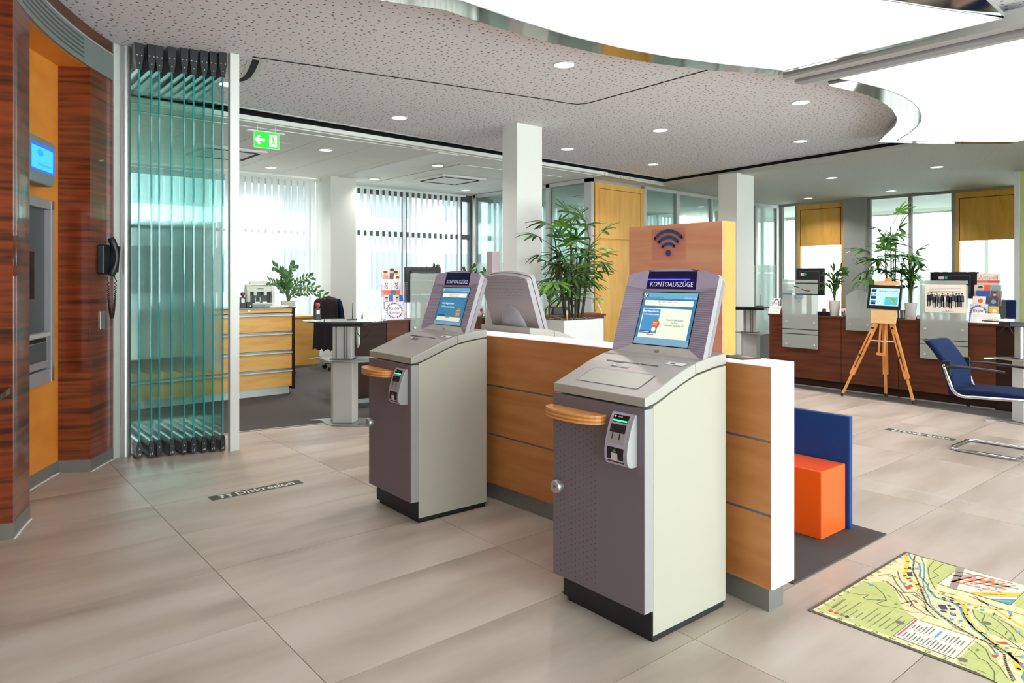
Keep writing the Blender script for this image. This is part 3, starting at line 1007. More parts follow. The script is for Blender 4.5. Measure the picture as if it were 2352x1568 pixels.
def screen_image(d, variant):
    x0, x1, y0, y1 = -.146, .146, .054, .292
    d.rect(x0, y0, x1, y1, '#2f6f96').up()
    d.rect(x0, y0, x1, y0 + .03, '#6f98b4')
    d.rect(x0, y1 - .028, x1, y1, '#5f9dba').up()
    d.rect(x0 + .002, y1 - .026, x0 + .030, y1 - .004, '#0f5f92').up()
    d.line([(x0 + .008, y1 - .007), (x0 + .014, y1 - .016), (x0 + .024, y1 - .006)], .004, '#f2f2ee').rect(x0 + .013, y1 - .024, x0 + .017, y1 - .014, '#f2f2ee')
    d.rect(x0 + .003, y1 - .027, x0 + .012, y1 - .024, '#d0603a').rect(x0 + .020, y1 - .027, x0 + .029, y1 - .024, '#d0603a')
    d.text('Volksbank Neckartal eG', x0 + .072, y1 - .023, .0085, '#204a66')
    d.text('05.05.2017 - 11:50', x1 - .034, y1 - .024, .0080, '#e8f0f0')
    d.rect(x0 + .016, y1 - .062, x1 - .014, y1 - .036, '#dfe2d2').up()
    d.text('Bitte führen Sie Ihre Karte ein', 0, y1 - .043, .0095, '#b05a48').text('Please insert your card', -.005, y1 - .055, .0095, '#b05a48')
    if variant == 0:
        d.rect(x0 + .016, y0 + .03, x1 - .014, y1 - .073, '#d6dccb').up()
        a0, a1, b0, b1 = x0 + .021, -.032, y0 + .05, y1 - .077
        d.rect(a0, b0, a1, b1, '#4484b4').up()
        d.text('Mehr Möglichkeiten', (a0 + a1) / 2 - .004, b1 - .011, .0105, '#eef2f0', bold=True).text('als Sie nutzen können.', (a0 + a1) / 2, b1 - .025, .0100, '#eef2f0', bold=True)
        d.circ(a1 - .012, b0 + .042, .021, '#b8602c').rect(a0, b0 + .001, a0 + .06, b0 + .011, '#173f74').up()
        for k in range(3):
            d.rect(a1 - .026, b0 + .036 + k * .006, a1 - .004, b0 + .039 + k * .006, '#e8c8a0')
        d.rect(a0 + .003, b0 + .004, a0 + .054, b0 + .007, '#dfe6ea').circ(a1 - .018, b0 + .019, .011, '#e8e4dc')
        d.rect(a0 + .042, b0 - .009, a0 + .082, b0 - .003, '#b08478')
        d.text('Herzlich willkommen', .055, .168, .0105, '#3a423c').text('bei Ihrer', .055, .156, .0105, '#3a423c').text('Volksbank Neckartal eG', .055, .144, .0105, '#3a423c')
    else:
        d.rect(x0 + .016, y0 + .02, x1 - .014, y1 - .073, '#357a9e').up()
        d.text('Mehr Möglichkeiten', -.045, .190, .016, '#d6e4e6').text('als Sie nutzen können.', -.035, .168, .016, '#d6e4e6')
        d.circ(.088, .130, .028, '#96694a', 18, .032).rect(x0 + .02, y0 + .055, x0 + .1, y0 + .063, '#173f74').up()
        for k in range(4):
            d.rect(.07, .118 + k * .009, .108, .122 + k * .009, '#c9a888')
        d.rect(x0 + .02, y0 + .024, x1 - .018, y0 + .05, '#cfd8c6').up().rect(-.03, y0 + .045, .01, y0 + .054, '#98766c')


def kiosk(label, loc, rotz, variant, strip=False):
    k = thing('statement_kiosk', label, 'kiosk', loc, rotz, 'bank statement kiosks')
    # plinth, body, door
    b = MB(); b.box(-.215, .240, .058, .512, .0, .024, 'kiosk_base'); b.box(-.228, .2455, .044, .0515, .022, .119, 'kiosk_base'); b.box(-.2455, .2455, .053, .518, .020, .028, 'kiosk_base')
    b.build('base', k)
    MB().prism([(.051, .027)] + [(y, z - .003) for y, z in LB[1:]] + [(.52, .027)], -W2, W2, 'kiosk_white', 'x').build('body', k, bevel=.002)
    MB().box(-W2, W2, .004, .0505, .121, .879, 'kiosk_strip').build('door_frame', k, bevel=.002)
    MB().box(-W2, W2, .0, .006, .121, .879, 'kiosk_door').build('door', k, bevel=.002)
    d = Decal((0, -.0001, 0))
    if variant == 0:
        for r_ in range(28):
            for c_ in range(11):
                d.circ(-.222 + .022 * c_, .765 - .0225 * r_ - (.011 if c_ % 2 else 0), .0021, '#231e22', 6)
        d.circ(-.03, .077, .004, '#2a2428', 8)
        o = d.build('perforation', k); o['kind'] = 'stuff'
    # half moon wooden shelf of plywood
    cx, hw_ = -.098, .157
    pts = [(cx + hw_, 0)] + [(cx + hw_ * math.cos(R(a)) ** 1 if False else cx + hw_ * math.cos(R(a)), -.088 * math.sin(R(a)) ** .7) for a in range(12, 169, 12)] + [(cx - hw_, 0)]
    b = MB()
    for i in range(5):
        s_ = 1 - .004 * (i % 2)
        b.prism([(cx + (x - cx) * s_, y * s_) for x, y in pts], .797 + .0072 * i, .8042 + .0072 * i, 'ply' if i % 2 == 0 else 'ply_dark')
    b.build('shelf', k)
    # lock
    b = MB().lathe([(.0, -.032), (.024, -.032), (.028, -.027), (.028, -.014), (.022, -.012), (.022, .0)], 'alu', 24, (-.204, 0, .498), 'y')
    b.lathe([(.007, -.0335), (.007, -.031)], 'alu_dark', 12, (-.204, 0, .50), 'y')
    b.build('lock', k, smooth=40)
    # card reader
    prof = [(0, .856), (-.010, .855), (-.024, .83), (-.038, .795), (-.050, .755), (-.057, .715), (-.056, .685), (-.046, .666), (-.03, .661), (0, .661)]
    rd = MB().prism(prof, .098, .203, 'silver_bezel', 'x').build('card_reader', k, bevel=.002)
    MB().prism([(y * 1.04, z) for y, z in prof], .203, .214, 'kiosk_strip', 'x').build('side_cover', rd, bevel=.002)

    def rp(x, z, lift=.0012):
        for (ya, za), (yb_, zb_) in zip(prof[1:], prof[2:]):
            if zb_ <= z <= za:
                return (x, ya + (yb_ - ya) * (za - z) / (za - zb_) - lift, z)
        return (x, -.056 - lift, z)

    def face(b_, x0, x1, zs, mm, lift):
        b_.strip([rp(x0, z, lift) for z in zs], [rp(x1, z, lift) for z in zs], mm)
    b = MB(); face(b, .114, .190, (.848, .840, .832, .822), 'black_gloss', .001); face(b, .116, .186, (.8305, .8255), 'led_green', .0018)
    face(b, .119, .127, (.8445, .8385), ink('#c8ccd0'), .0018); face(b, .137, .160, (.8435, .8395), ink('#7c8490'), .0018)
    b.build('display', rd)
    b = MB(); face(b, .112, .188, (.815, .80, .785), 'black', .001)
    face(b, .110, .190, (.783, .77, .757, .745), 'silver_paint', .0012); face(b, .128, .133, (.795, .78, .762), 'black', .002); face(b, .163, .168, (.795, .78, .762), 'black', .002)
    b.build('card_slot', rd)
    b = MB(); face(b, .112, .194, (.732, .71, .69, .675), 'black', .001)
    face(b, .135, .166, (.712, .70, .684), ink('#c9b0bd'), .0018)
    b.add([rp(.140, .715, .0019), rp(.161, .715, .0019), rp(.1505, .727, .0019)], [(0, 1, 2)], ink('#3f8a4a'))
    b.build('card_label', rd)
    # lid in two pieces
    ys = [.003, .06, .115, .16, .207, .26, .312]
    MB().prism([(y, lb(y) + .004) for y in ys] + [(y, lt(y)) for y in reversed(ys)], -W2 - .001, W2 + .001, 'silver_lid', 'x').build('lid', k, bevel=.003, smooth=30)
    ys = [.316, .36, .40, .46, .52]
    MB().prism([(y, lb(y) + .004) for y in ys] + [(y, lt(y)) for y in reversed(ys)], -W2 - .001, W2 + .001, 'silver_lid', 'x').build('rear_lid', k, bevel=.003, smooth=30)

    def lp(x, y, h):
        return (x, y, lt(y) + h)
    b = MB()
    if variant == 0:
        yy = [.055, .09, .13, .165]
        b.strip([lp(-.165, y, .0015) for y in yy], [lp(.165, y, .0015) for y in yy], ink('#b3b2a4', 0, .4))
        for a in (-.166, .164):
            b.strip([lp(a, y, .003) for y in yy], [lp(a + .003, y, .003) for y in yy], 'silver_bezel')
        b.strip([lp(-.166, .165, .003), lp(-.166, .168, .003)], [lp(.167, .165, .003), lp(.167, .168, .003)], 'silver_bezel')
        b.strip([lp(-.166, .052, .003), lp(-.166, .055, .003)], [lp(.167, .052, .003), lp(.167, .055, .003)], 'silver_bezel')
        b.build('cover_plate', k)
    b = MB()
    for x0, x1 in ((-.16, -.06), (-.06, .02), (.03, .12)):
        b.strip([lp(x0, .236, .002), lp(x0, .241, .002)], [lp(x1, .236 if x1 != -.06 else .228, .002), lp(x1, .241, .002)], 'black')
    b.build('paper_slot', k)
    b = MB(); b.strip([lp(-.10, .192, .002), lp(-.10, .212, .002)], [lp(-.005, .192, .002), lp(-.005, .212, .002)], ink('#59616a', 0, .3))
    b.strip([lp(-.092, .196, .0028), lp(-.092, .208, .0028)], [lp(-.078, .196, .0028), lp(-.078, .208, .0028)], 'paper')
    b.build('instruction_label', k)
    b = MB(); b.strip([lp(.135, .262, .002), lp(.135, .29, .002)], [lp(.222, .262, .002), lp(.222, .29, .002)], 'paper')
    b.strip([lp(.150, .27, .0028), lp(.150, .282, .0028)], [lp(.175, .27, .0028), lp(.175, .282, .0028)], ink('#3b4a7a'))
    b.build('sticker', k)
    # head: arched front shell with slanted bezel, rear shell, neck hump and speaker field
    def outline(w, top, arch, bot):
        o = [(-w, bot), (-w * .5, bot - .004), (0, bot - .006), (w * .5, bot - .004), (w, bot), (w, top - .012), (w * .96, top)]
        for i in range(1, 10):
            x = w * .96 * (1 - 2 * i / 10)
            o.append((x, top + arch * (1 - (x / w) ** 2)))
        return o + [(-w * .96, top), (-w, top - .012)]
    o1 = outline(.245, .372, .026, .0)
    n1 = len(o1)
    hd = MB()
    for i in range(n1):
        j = (i + 1) % n1
        hd.add([HD(*o1[i], 0), HD(*o1[j], 0), HD(*o1[j], .028), HD(*o1[i], .028)], [(0, 1, 2, 3)], 'silver_paint')
    hd.add([HD(*p_, .028) for p_ in o1], [tuple(range(n1))], 'silver_paint')
    hs_ = hd.build('screen_housing', k, smooth=30)
    fz_ = MB()
    q = .020
    I = [(-.150, .050), (.150, .050), (.150, .296), (-.150, .296)]
    fz_.add([HD(*o1[0], 0), HD(*o1[1], 0), HD(*o1[2], 0), HD(*o1[3], 0), HD(*o1[4], 0), HD(*I[1], q), HD(*I[0], q)], [(0, 1, 2, 3, 4, 5, 6)], 'silver_lid')
    tl, tr = (-.245, .315), (.245, .315)
    fz_.add([HD(*o1[0], 0), HD(*I[0], q), HD(*I[3], q), HD(*tl, 0)], [(0, 1, 2, 3)], 'bezel_ribbed')
    fz_.add([HD(*o1[4], 0), HD(*tr, 0), HD(*I[2], q), HD(*I[1], q)], [(0, 1, 2, 3)], 'bezel_ribbed')
    top_ = [p_ for p_ in o1 if p_[1] > .34]
    la, lb_ = (-.135, .306), (.135, .306)
    lc, ld = (.130, .386), (-.130, .386)
    fz_.add([HD(*tl, 0), HD(*I[3], q), HD(*I[2], q), HD(*tr, 0), HD(*lb_, .010), HD(*la, .010)], [(0, 1, 5), (1, 2, 4, 5), (2, 3, 4)], 'silver_bezel')
    rt = [p_ for p_ in top_ if p_[0] > .13]; lf = [p_ for p_ in top_ if p_[0] < -.13]; md = [p_ for p_ in top_ if -.131 < p_[0] < .131]
    fz_.add([HD(*tr, 0)] + [HD(*p_, 0) for p_ in rt] + [HD(*lc, .002), HD(*lb_, .010)], [tuple(range(len(rt) + 3))], 'silver_bezel')
    fz_.add([HD(*la, .010), HD(*ld, .002)] + [HD(*p_, 0) for p_ in lf] + [HD(*tl, 0)], [tuple(range(len(lf) + 3))], 'silver_bezel')
    fz_.add([HD(*lc, .002)] + [HD(*p_, 0) for p_ in md] + [HD(*ld, .002)], [tuple(range(len(md) + 2))], 'silver_bezel')
    fz_.build('bezel', hs_)
    MB().add([HD(*la, .010), HD(*lb_, .010), HD(*lc, .002), HD(*ld, .002)], [(0, 1, 2, 3)], 'label_glass').build('title_panel', hs_)
    uyl = Vector(HU) * .08 - Vector(HN) * .008
    d = Decal(HD(0, .306, .010), (1, 0, 0), uyl, emit=.2, step=.0006)
    d.text('KONTOAUSZÜGE', .002, .021, .0318, '#cfcee8', .90)
    d.build('title_text', hs_)
    if strip:
        MB().tube([HD(-.134, .348, .003), HD(.10, .349, .003)], .0022, 'led_blue', 6).build('light_strip', hs_)
    d = Decal(HD(0, 0, q - .0005), (1, 0, 0), HU, emit=.30)
    d.rect(-.15, .05, .15, .296, 'screen_black').up()
    screen_image(d, 0 if variant == 0 else 1)
    d.build('screen', hs_)
    MB().add([HD(-.012, .020, .0065), HD(.012, .020, .0065), HD(.012, .030, .0105), HD(-.012, .030, .0105)], [(0, 1, 2, 3)], ink('#7c6f68')).build('maker_plate', hs_)
    o2 = outline(.243, .368, .026, .004)
    rs = MB()
    c0, c1, s1 = .032, .062, .97
    for i in range(n1):
        j = (i + 1) % n1
        rs.add([HD(*o2[i], c0), HD(*o2[j], c0), HD(o2[j][0] * s1, o2[j][1] * .985 + .003, c1), HD(o2[i][0] * s1, o2[i][1] * .985 + .003, c1)], [(0, 1, 2, 3)], 'silver_paint')
    rs.add([HD(p_[0] * s1, p_[1] * .985 + .003, c1) for p_ in o2], [tuple(range(n1))], 'kiosk_back')
    rs.add([HD(*p_, c0) for p_ in o2], [tuple(range(n1))], 'kiosk_back')
    rsh = rs.build('rear_shell', k, smooth=30)
    nk = MB(); N_ = 14
    rows = []
    for i in range(N_ + 1):
        u = math.pi * i / N_
        row = []
        for j in range(9):
            v = j / 8 * math.pi / 2
            row.append((.115 * math.cos(u) * math.cos(v) if True else 0, .205 * math.sin(v) if False else 0, 0))
        rows.append(row)
    vs, fs = [], []
    for j in range(10):           # hump: half ellipses shrinking towards the top
        hgt = .205 * j / 9; sc = math.sqrt(max(0, 1 - (j / 9) ** 2))
        for i in range(N_ + 1):
            u = math.pi * i / N_
            vs.append(HD(.125 * sc * math.cos(u), hgt - .01, c1 - .004 + .055 * sc * math.sin(u)))
    for j in range(9):
        for i in range(N_):
            fs.append((j * (N_ + 1) + i, j * (N_ + 1) + i + 1, (j + 1) * (N_ + 1) + i + 1, (j + 1) * (N_ + 1) + i))
    MB().add(vs, fs, 'silver_paint').build('neck', k, smooth=60)
    d = Decal(HD(0, 0, c1 + .0006), (-1, 0, 0), HU)
    for r_ in range(7):
        w_ = .205 * math.sqrt(1 - (r_ / 7.4) ** 2)
        for c_ in range(-14, 15):
            if abs(c_ * .0145) < w_:
                d.circ(c_ * .0145, .362 - .022 * r_, .0022, '#4a4448', 6)
    o = d.build('speaker_holes', rsh); o['kind'] = 'stuff'
    return k


m_ = mat('bezel_ribbed', '#978b9c', .5, .1)
_nt, _b, N, L = nodes(m_)
_tc = N('ShaderNodeTexCoord'); _wv = N('ShaderNodeTexWave'); _wv.bands_direction = 'Z'; _wv.inputs['Scale'].default_value = 34; _bp = N('ShaderNodeBump'); _bp.inputs['Strength'].default_value = .6; _bp.inputs['Distance'].default_value = .002
L(_tc.outputs['Object'], _wv.inputs['Vector']); L(_wv.outputs['Fac'], _bp.inputs['Height']); L(_bp.outputs[0], _b.inputs['Normal'])
mat('label_glass', '#191a46', .2, spec=.3)
kiosk('grey statement kiosk nearest the viewer, with round lock and perforated door', (2.045, 1.949, 0), R(-90), 0, True)
kiosk('grey statement kiosk farther left, with beige side panel', (2.063, 3.606, 0), R(-91), 1)
kiosk('statement kiosk seen from behind, back to back with the left kiosk', (3.39, 3.54, 0), R(90), 2)

# ================================================================== curved lit partition behind the kiosks
mat('groove_metal', '#77798a', .4, .4)


def wx(y):
    return 2.695 - .0364 * (y - 2.82) ** 2


pw = thing('lit_partition', 'curved low maple partition with glowing white edge behind the kiosks', 'partition', (2.69, 2.7, 0))
OX, OY = 2.69, 2.7
YS = [1.535 + (3.95 - 1.535) * i / 20 for i in range(21)]


def curved(y0, y1, d0, d1, z0, z1, mm, n=20):
    ys = [y0 + (y1 - y0) * i / n for i in range(n + 1)]
    pts = [(wx(y) + d0 - OX, y - OY) for y in ys] + [(wx(y) + d1 - OX, y - OY) for y in reversed(ys)]
    return MB().prism(pts, z0, z1, mm)


curved(1.56, 3.94, .02, .13, 0, .098, 'plinth').build('plinth', pw)
curved(1.545, 3.95, .02, .14, .098, 1.004, 'alu_dark').build('core', pw)
for z0 in (.395, .695):
    curved(1.54, 3.95, .006, .020, z0, z0 + .012, 'groove_metal').build('groove_strip', pw)
for z0, z1 in ((.10, .396), (.406, .696), (.706, 1.003)):
    curved(1.54, 3.95, .0, .018, z0, z1, 'maple').build('wood_panel', pw, bevel=.001)
    curved(1.54, 3.95, .142, .16, z0, z1, 'maple').build('wood_panel', pw, bevel=.001)
curved(1.535, 3.96, .004, .156, 1.005, 1.017, 'cap_light').build('light_strip', pw)
b = MB(); xx = wx(1.53) - OX
b.prism([(xx, 1.527 - OY), (xx + .165, 1.527 - OY), (xx + .165, 1.541 - OY), (xx, 1.541 - OY)], .105, 1.018, 'cap_light')
b.build('light_cap', pw, bevel=.004)
mg = ((2.70, 1.86, 12, '#3d4a3a', 'small dark magazine lying on the lit partition beside the near kiosk', '#b0503a'), (2.73, 1.74, -18, '#5a4038', 'flat colourful booklet on the lit partition near its glowing end', '#4f8a5a'))
for x, y, a, c, lab, c2 in mg:
    t = thing('magazine', lab, 'magazine', (x, y, 1.0185), R(a))
    MB().box(-.05, .05, -.075, .075, 0, .004, ink(c)).build('pages', t)
    d = Decal((0, 0, .004), (1, 0, 0), (0, 1, 0)); d.rect(-.045, -.07, .045, .07, c).up(); d.rect(-.04, -.06, .0, .0, c2).rect(.005, -.05, .04, .03, '#c9b9a0').rect(-.035, .02, .03, .05, '#7a8a99'); d.build('cover', t)

# ================================================================== tall board with wifi sign
tb = thing('tall_board', 'tall maple board with wifi sign standing behind the near kiosk', 'board', (2.86, 2.2, 0))
MB().box(0, .012, -.284, .284, .01, 1.631, 'maple_pink_lit').build('front_panel', tb, bevel=.001)
MB().box(.012, .107, -.285, .285, 0, 1.632, 'maple_edge').build('core', tb, bevel=.001)
ws = thing('wifi_sign', 'clear acrylic plate with dark blue wifi symbol on the tall board', 'sign', (2.86, 0, 0))
a, c = P(1499, 527, X=2.858), P(1575, 596, X=2.858)
MB().box(-.006, -.002, c.y, a.y, c.z, a.z, 'acrylic').build('plate', ws)
cy_, hw_ = (a.y + c.y) / 2, (a.z - c.z)
d = Decal((-.0065, cy_, 0), (0, -1, 0), (0, 0, 1))
wifi_icon(d, 0, c.z + .035, .118, '#26406e'); d.build('symbol', ws)

# ================================================================== children's bench, play mat
mt = thing('floor_mat', 'dark grey play mat under the orange and blue bench', 'mat', (3.4, 2.3, 0))
MB().prism([(-.42, -.672), (.529, -.672), (.585, .75), (-.40, .75)], .0, .007, 'mat_dark').build('mat', mt)
bn = thing('bench', 'orange block bench with blue back board standing on the dark mat', 'bench', (3.57, 1.80, .007))
MB().box(0, .265, 0, .95, 0, .353, 'seat_orange').build('seat', bn, bevel=.006)
MB().box(.272, .305, -.02, .97, 0, .607, 'panel_blue').build('backrest', bn, bevel=.006)

# ================================================================== floor stickers
def disk(label, loc, rotz, ln):
    t = thing('floor_sticker', label, 'floor sticker', loc, rotz)
    d = Decal((0, 0, .0004), (1, 0, 0), (0, 1, 0), step=.0003)
    d.rect(-ln / 2 - .006, -.056, ln / 2 + .006, .054, '#b9bfb0').up()
    d.rect(-ln / 2, -.05, ln / 2, .05, '#3f423a').up()
    for s_, r_ in ((-.030, -.35), (.012, -.15)):
        cx = -ln / 2 + .105 + s_
        d.circ(cx + s_ * .25, -.024, .010, '#e8eadc', 12, .014).circ(cx, -.004, .0075, '#e8eadc', 12, .022).circ(cx - s_ * .1, .017, .015, '#e8eadc', 12, .012)
        for q_ in range(4):
            d.circ(cx - .014 + .0095 * q_, .034 + .004 * (q_ if s_ < 0 else 3 - q_), .0042, '#e8eadc', 8)
    d.text('Diskretion', .055, 0, .095, '#eef0e4', .93, True)
    d.build('print', t)
    return t


disk('grey Diskretion floor sticker left of the kiosks', (1.642, 4.547, 0), 0, .585)
disk('dark Diskretion floor sticker in front of the easel', (6.645, 2.478, 0), R(-90), .555)
# ================================================================== town map on the floor
mp_ = thing('floor_map', 'large printed town map lying on the tiles at the lower right', 'map', (3.27, .8, 0))
MX0, MX1, MY0, MY1 = 2.79, 3.755, -.05, 1.467
MB().box(MX0 - 3.27, MX1 - 3.27, MY0 - .8, MY1 - .8, 0, .003, ink('#55503e')).build('sheet', mp_)


def z8(p):
    q = P(1840 + p[0] / 4.594, 1240 + p[1] / 4.594, Z=0)
    return (q.x - 3.27, q.y - .8)


def z5(p):
    q = P(2080 + p[0] / 8.647, 1260 + p[1] / 8.647, Z=0)
    return (q.x - 3.27, q.y - .8)


d = Decal((0, 0, .003), (1, 0, 0), (0, 1, 0), step=.00015)
x0, x1, y0, y1 = MX0 - 3.27, MX1 - 3.27, MY0 - .8, MY1 - .8
CR, GR, DG = '#e8ddab', '#c2ca7c', '#5a7440'
d.rect(x0 + .016, y0 + .016, x1 - .012, y1 - .014, CR).up()


def pz(pts, c, f=z8):
    d.poly([f(p) for p in pts], c)


def lz(pts, w, c, f=z8):
    d.line([f(p) for p in pts], w, c)


pz([(660, 450), (860, 445), (980, 520), (1040, 640), (1060, 700), (1130, 780), (1230, 838), (1200, 850), (960, 1030), (170, 740)], GR)
pz([(1340, 200), (1660, 300), (1440, 470), (1430, 540), (1400, 500), (1320, 330)], GR)
pz([(1800, 740), (2000, 780), (2352, 960), (2352, 1090), (2270, 1095), (1960, 980), (1860, 870)], GR)
pz([(1840, 1085), (1960, 1130), (2050, 1250), (2150, 1420), (2290, 1560), (2160, 1560), (1640, 1290)], GR)
pz([(2352, 560), (2240, 690), (2352, 740)], GR)
d.up()
n = 11
for i in range(1, n):        # grid
    x = x0 + .016 + (x1 - x0 - .03) * i / n
    d.rect(x, y0 + .02, x + .0014, y1 - .016, '#9aa860')
for j in range(1, 14):
    y = y1 - .014 - (y1 - y0 - .03) * j / 14
    d.rect(x0 + .02, y, x1 - .014, y + .0014, '#9aa860')
d.up()
for pts in ([(440, 550), (600, 580), (720, 585), (660, 615), (690, 635), (850, 640), (905, 640), (800, 675), (840, 700), (1000, 720), (1140, 760)], [(650, 440), (780, 490), (870, 580), (900, 640)], [(860, 435), (980, 500), (1060, 620)],
            [(1400, 230), (1340, 300), (1350, 400), (1380, 460), (1415, 525)], [(1500, 260), (1390, 340), (1450, 380), (1360, 420)], [(1810, 740), (1830, 810), (1920, 900), (2100, 1000), (2352, 1180)], [(1890, 770), (1940, 800), (1910, 860), (1980, 960)], [(1980, 800), (2090, 870), (2230, 1000), (2270, 1090)],
            [(1760, 1150), (1830, 1200), (1880, 1260), (1960, 1290), (2040, 1400), (2040, 1500)], [(1840, 1080), (1950, 1160), (2000, 1270), (2100, 1350), (2180, 1470)]):
    lz(pts, .004, DG)
rnd = random.Random(4)
for pts in ([(820, 380), (940, 365)], [(960, 375), (1010, 470), (1090, 560)], [(1020, 340), (1040, 420), (1120, 520)], [(900, 440), (1050, 560), (1130, 670)], [(1050, 560), (1200, 560), (1300, 640)], [(1120, 600), (1200, 720), (1330, 800)], [(1060, 680), (1200, 640)], [(1180, 580), (1300, 660), (1330, 760)], [(1240, 500), (1330, 680)], [(1280, 700), (1420, 830)], [(1460, 550), (1640, 590)], [(1780, 600), (1900, 650), (2060, 720), (2352, 800)], [(1900, 640), (2000, 720)], [(1600, 920), (1720, 980)], [(1560, 880), (1700, 960), (1820, 1010)], [(1160, 770), (1260, 770)], [(1350, 800), (1450, 840)], [(2080, 840), (2200, 900), (2352, 1040)], [(2200, 1130), (2352, 1170)], [(2230, 1240), (2352, 1230)], [(2020, 780), (2120, 830)], [(1840, 600), (1900, 660), (1990, 690)], [(1930, 1060), (2010, 1140), (2050, 1200)], [(2140, 1260), (2200, 1380), (2260, 1490)]):
    lz(pts, .0075, '#b9a98a'); lz(pts, .002, '#6a5c48')
for i in range(46):        # street names, short dark dashes
    u, v = rnd.uniform(900, 2200), rnd.uniform(340, 1200)
    if 380 + (u - 900) * .34 - 40 < v < 620 + (u - 900) * .40 and not (u > 1440 and v < 600):
        a = rnd.choice((.5, -1.1, .4)); lz([(u, v), (u + 38 * math.cos(a), v + 38 * math.sin(a))], .004, '#6f6350')
d.up()
lz([(1105, 165), (1125, 235), (1110, 310), (1090, 380), (1130, 415), (1225, 480), (1262, 530)], .016, '#e6c63a')
lz([(1262, 530), (1450, 572), (1600, 622), (1722, 692)], .009, '#e6c63a')
lz([(1715, 690), (1738, 790), (1790, 890), (1900, 985), (2060, 1110), (2200, 1200), (2262, 1270), (2290, 1370), (2400, 1395)], .017, '#e6c63a')
lz([(1560, 610), (1900, 712), (2060, 742), (2200, 835), (2400, 960)], .012, '#e6c63a')
BLU = '#4a9ab4'
lz([(1135, 150), (1165, 210), (1245, 255), (1262, 330), (1250, 390), (1290, 425), (1335, 480), (1345, 530)], .008, BLU)
lz([(1345, 530), (1420, 610), (1510, 640), (1600, 665), (1680, 720), (1720, 820), (1830, 950), (1960, 1050), (2060, 1130), (2200, 1215), (2400, 1400)], .011, BLU)
lz([(1265, 180), (1300, 270), (1300, 400), (1285, 440), (1300, 530), (1340, 600), (1370, 690), (1420, 750), (1500, 815), (1600, 880)], .005, BLU)
pz([(2352, 1390), (2420, 1370), (2440, 1530), (2352, 1507), (2320, 1460)], BLU)
d.up()
rail = [(1197, 175), (1180, 330), (1240, 460), (1290, 590), (1330, 680), (1390, 740), (1500, 830), (1620, 900), (1790, 1010), (1990, 1100), (2140, 1210), (2170, 1350), (2240, 1510)]
for a, c in zip(rail, rail[1:]):
    a_, c_ = Vector(z8(a)), Vector(z8(c)); k_ = max(1, int((c_ - a_).length / .016))
    for i in range(k_):
        d.line([a_.lerp(c_, i / k_), a_.lerp(c_, (i + .5) / k_)], .0075, '#18181c')
NV = '#2c2c5c'
for pts in ([(1128, 292), (1160, 290), (1166, 318), (1122, 316)], [(1112, 345), (1170, 345), (1180, 392), (1130, 388)], [(1135, 402), (1160, 405), (1165, 418), (1138, 415)], [(1440, 688), (1520, 690), (1548, 740), (1480, 742)], [(1535, 686), (1575, 690), (1585, 710), (1550, 708)], [(1560, 722), (1625, 730), (1640, 750), (1580, 748)], [(1465, 750), (1530, 755), (1545, 775), (1490, 772)], [(1565, 770), (1630, 785), (1640, 812), (1580, 800)], [(1480, 610), (1520, 615), (1530, 628), (1490, 622)], [(1560, 632), (1610, 640), (1625, 655), (1575, 652)], [(1630, 672), (1670, 675), (1688, 692), (1645, 688)]):
    pz(pts, NV)
RD = '#c8402e'
for pts in ([(1090, 500), (1130, 490), (1160, 520), (1120, 530)], [(1130, 485), (1165, 478), (1185, 500), (1150, 508)], [(1270, 500), (1295, 505), (1285, 515)], [(1190, 650), (1215, 645), (1235, 675), (1210, 675)], [(2065, 1090), (2150, 1080), (2210, 1115), (2130, 1110)], [(2010, 1220), (2090, 1225), (2060, 1250), (2015, 1240)], [(2210, 925), (2230, 918), (2245, 930), (2225, 938)], [(1740, 735), (1775, 735), (1780, 755), (1755, 765)], [(2280, 1290), (2352, 1310), (2340, 1330)]):
    pz(pts, RD)
for u, v in ((1220, 310), (1090, 470), (740, 482), (1770, 690), (1910, 748), (2205, 775), (1600, 790), (1590, 845), (1680, 862), (1940, 1000), (2290, 980), (2170, 1150), (2060, 1210), (2330, 1250)):
    d.up(); pz([(u - 22, v - 10), (u + 18, v - 12), (u + 26, v + 8), (u - 14, v + 10)], '#58a8c8'); d.k -= 1
for u, v in ((1960, 885), (1705, 1272), (1045, 880)):
    q = z8((u, v)); d.circ(q[0], q[1], .016, '#6e6a62', 14)
for u, v in ((985, 395), (1160, 440), (1220, 600), (1500, 575), (1840, 720), (1000, 685), (820, 640), (2210, 1050), (2110, 735), (1860, 1170)):
    q = z8((u, v)); d.circ(q[0], q[1], .012, '#7d9a4a', 10, .006)
# list box
d.up(); pz([(1200, 835), (1842, 1047), (1620, 1265), (968, 1020)], '#6a7a58'); d.up(); pz([(1203, 841), (1832, 1049), (1619, 1258), (980, 1020)], '#e2e2d6'); d.up()
A_, B_, C_ = Vector(z8((980, 1020))), Vector(z8((1203, 841))), Vector(z8((1619, 1258)))
ux_, uy_ = B_ - A_, C_ - A_     # ux along +X, uy along -Y


def bx(u0, v0, u1, v1, c):
    d.poly([A_ + ux_ * u0 + uy_ * v0, A_ + ux_ * u1 + uy_ * v0, A_ + ux_ * u1 + uy_ * v1, A_ + ux_ * u0 + uy_ * v1], c)


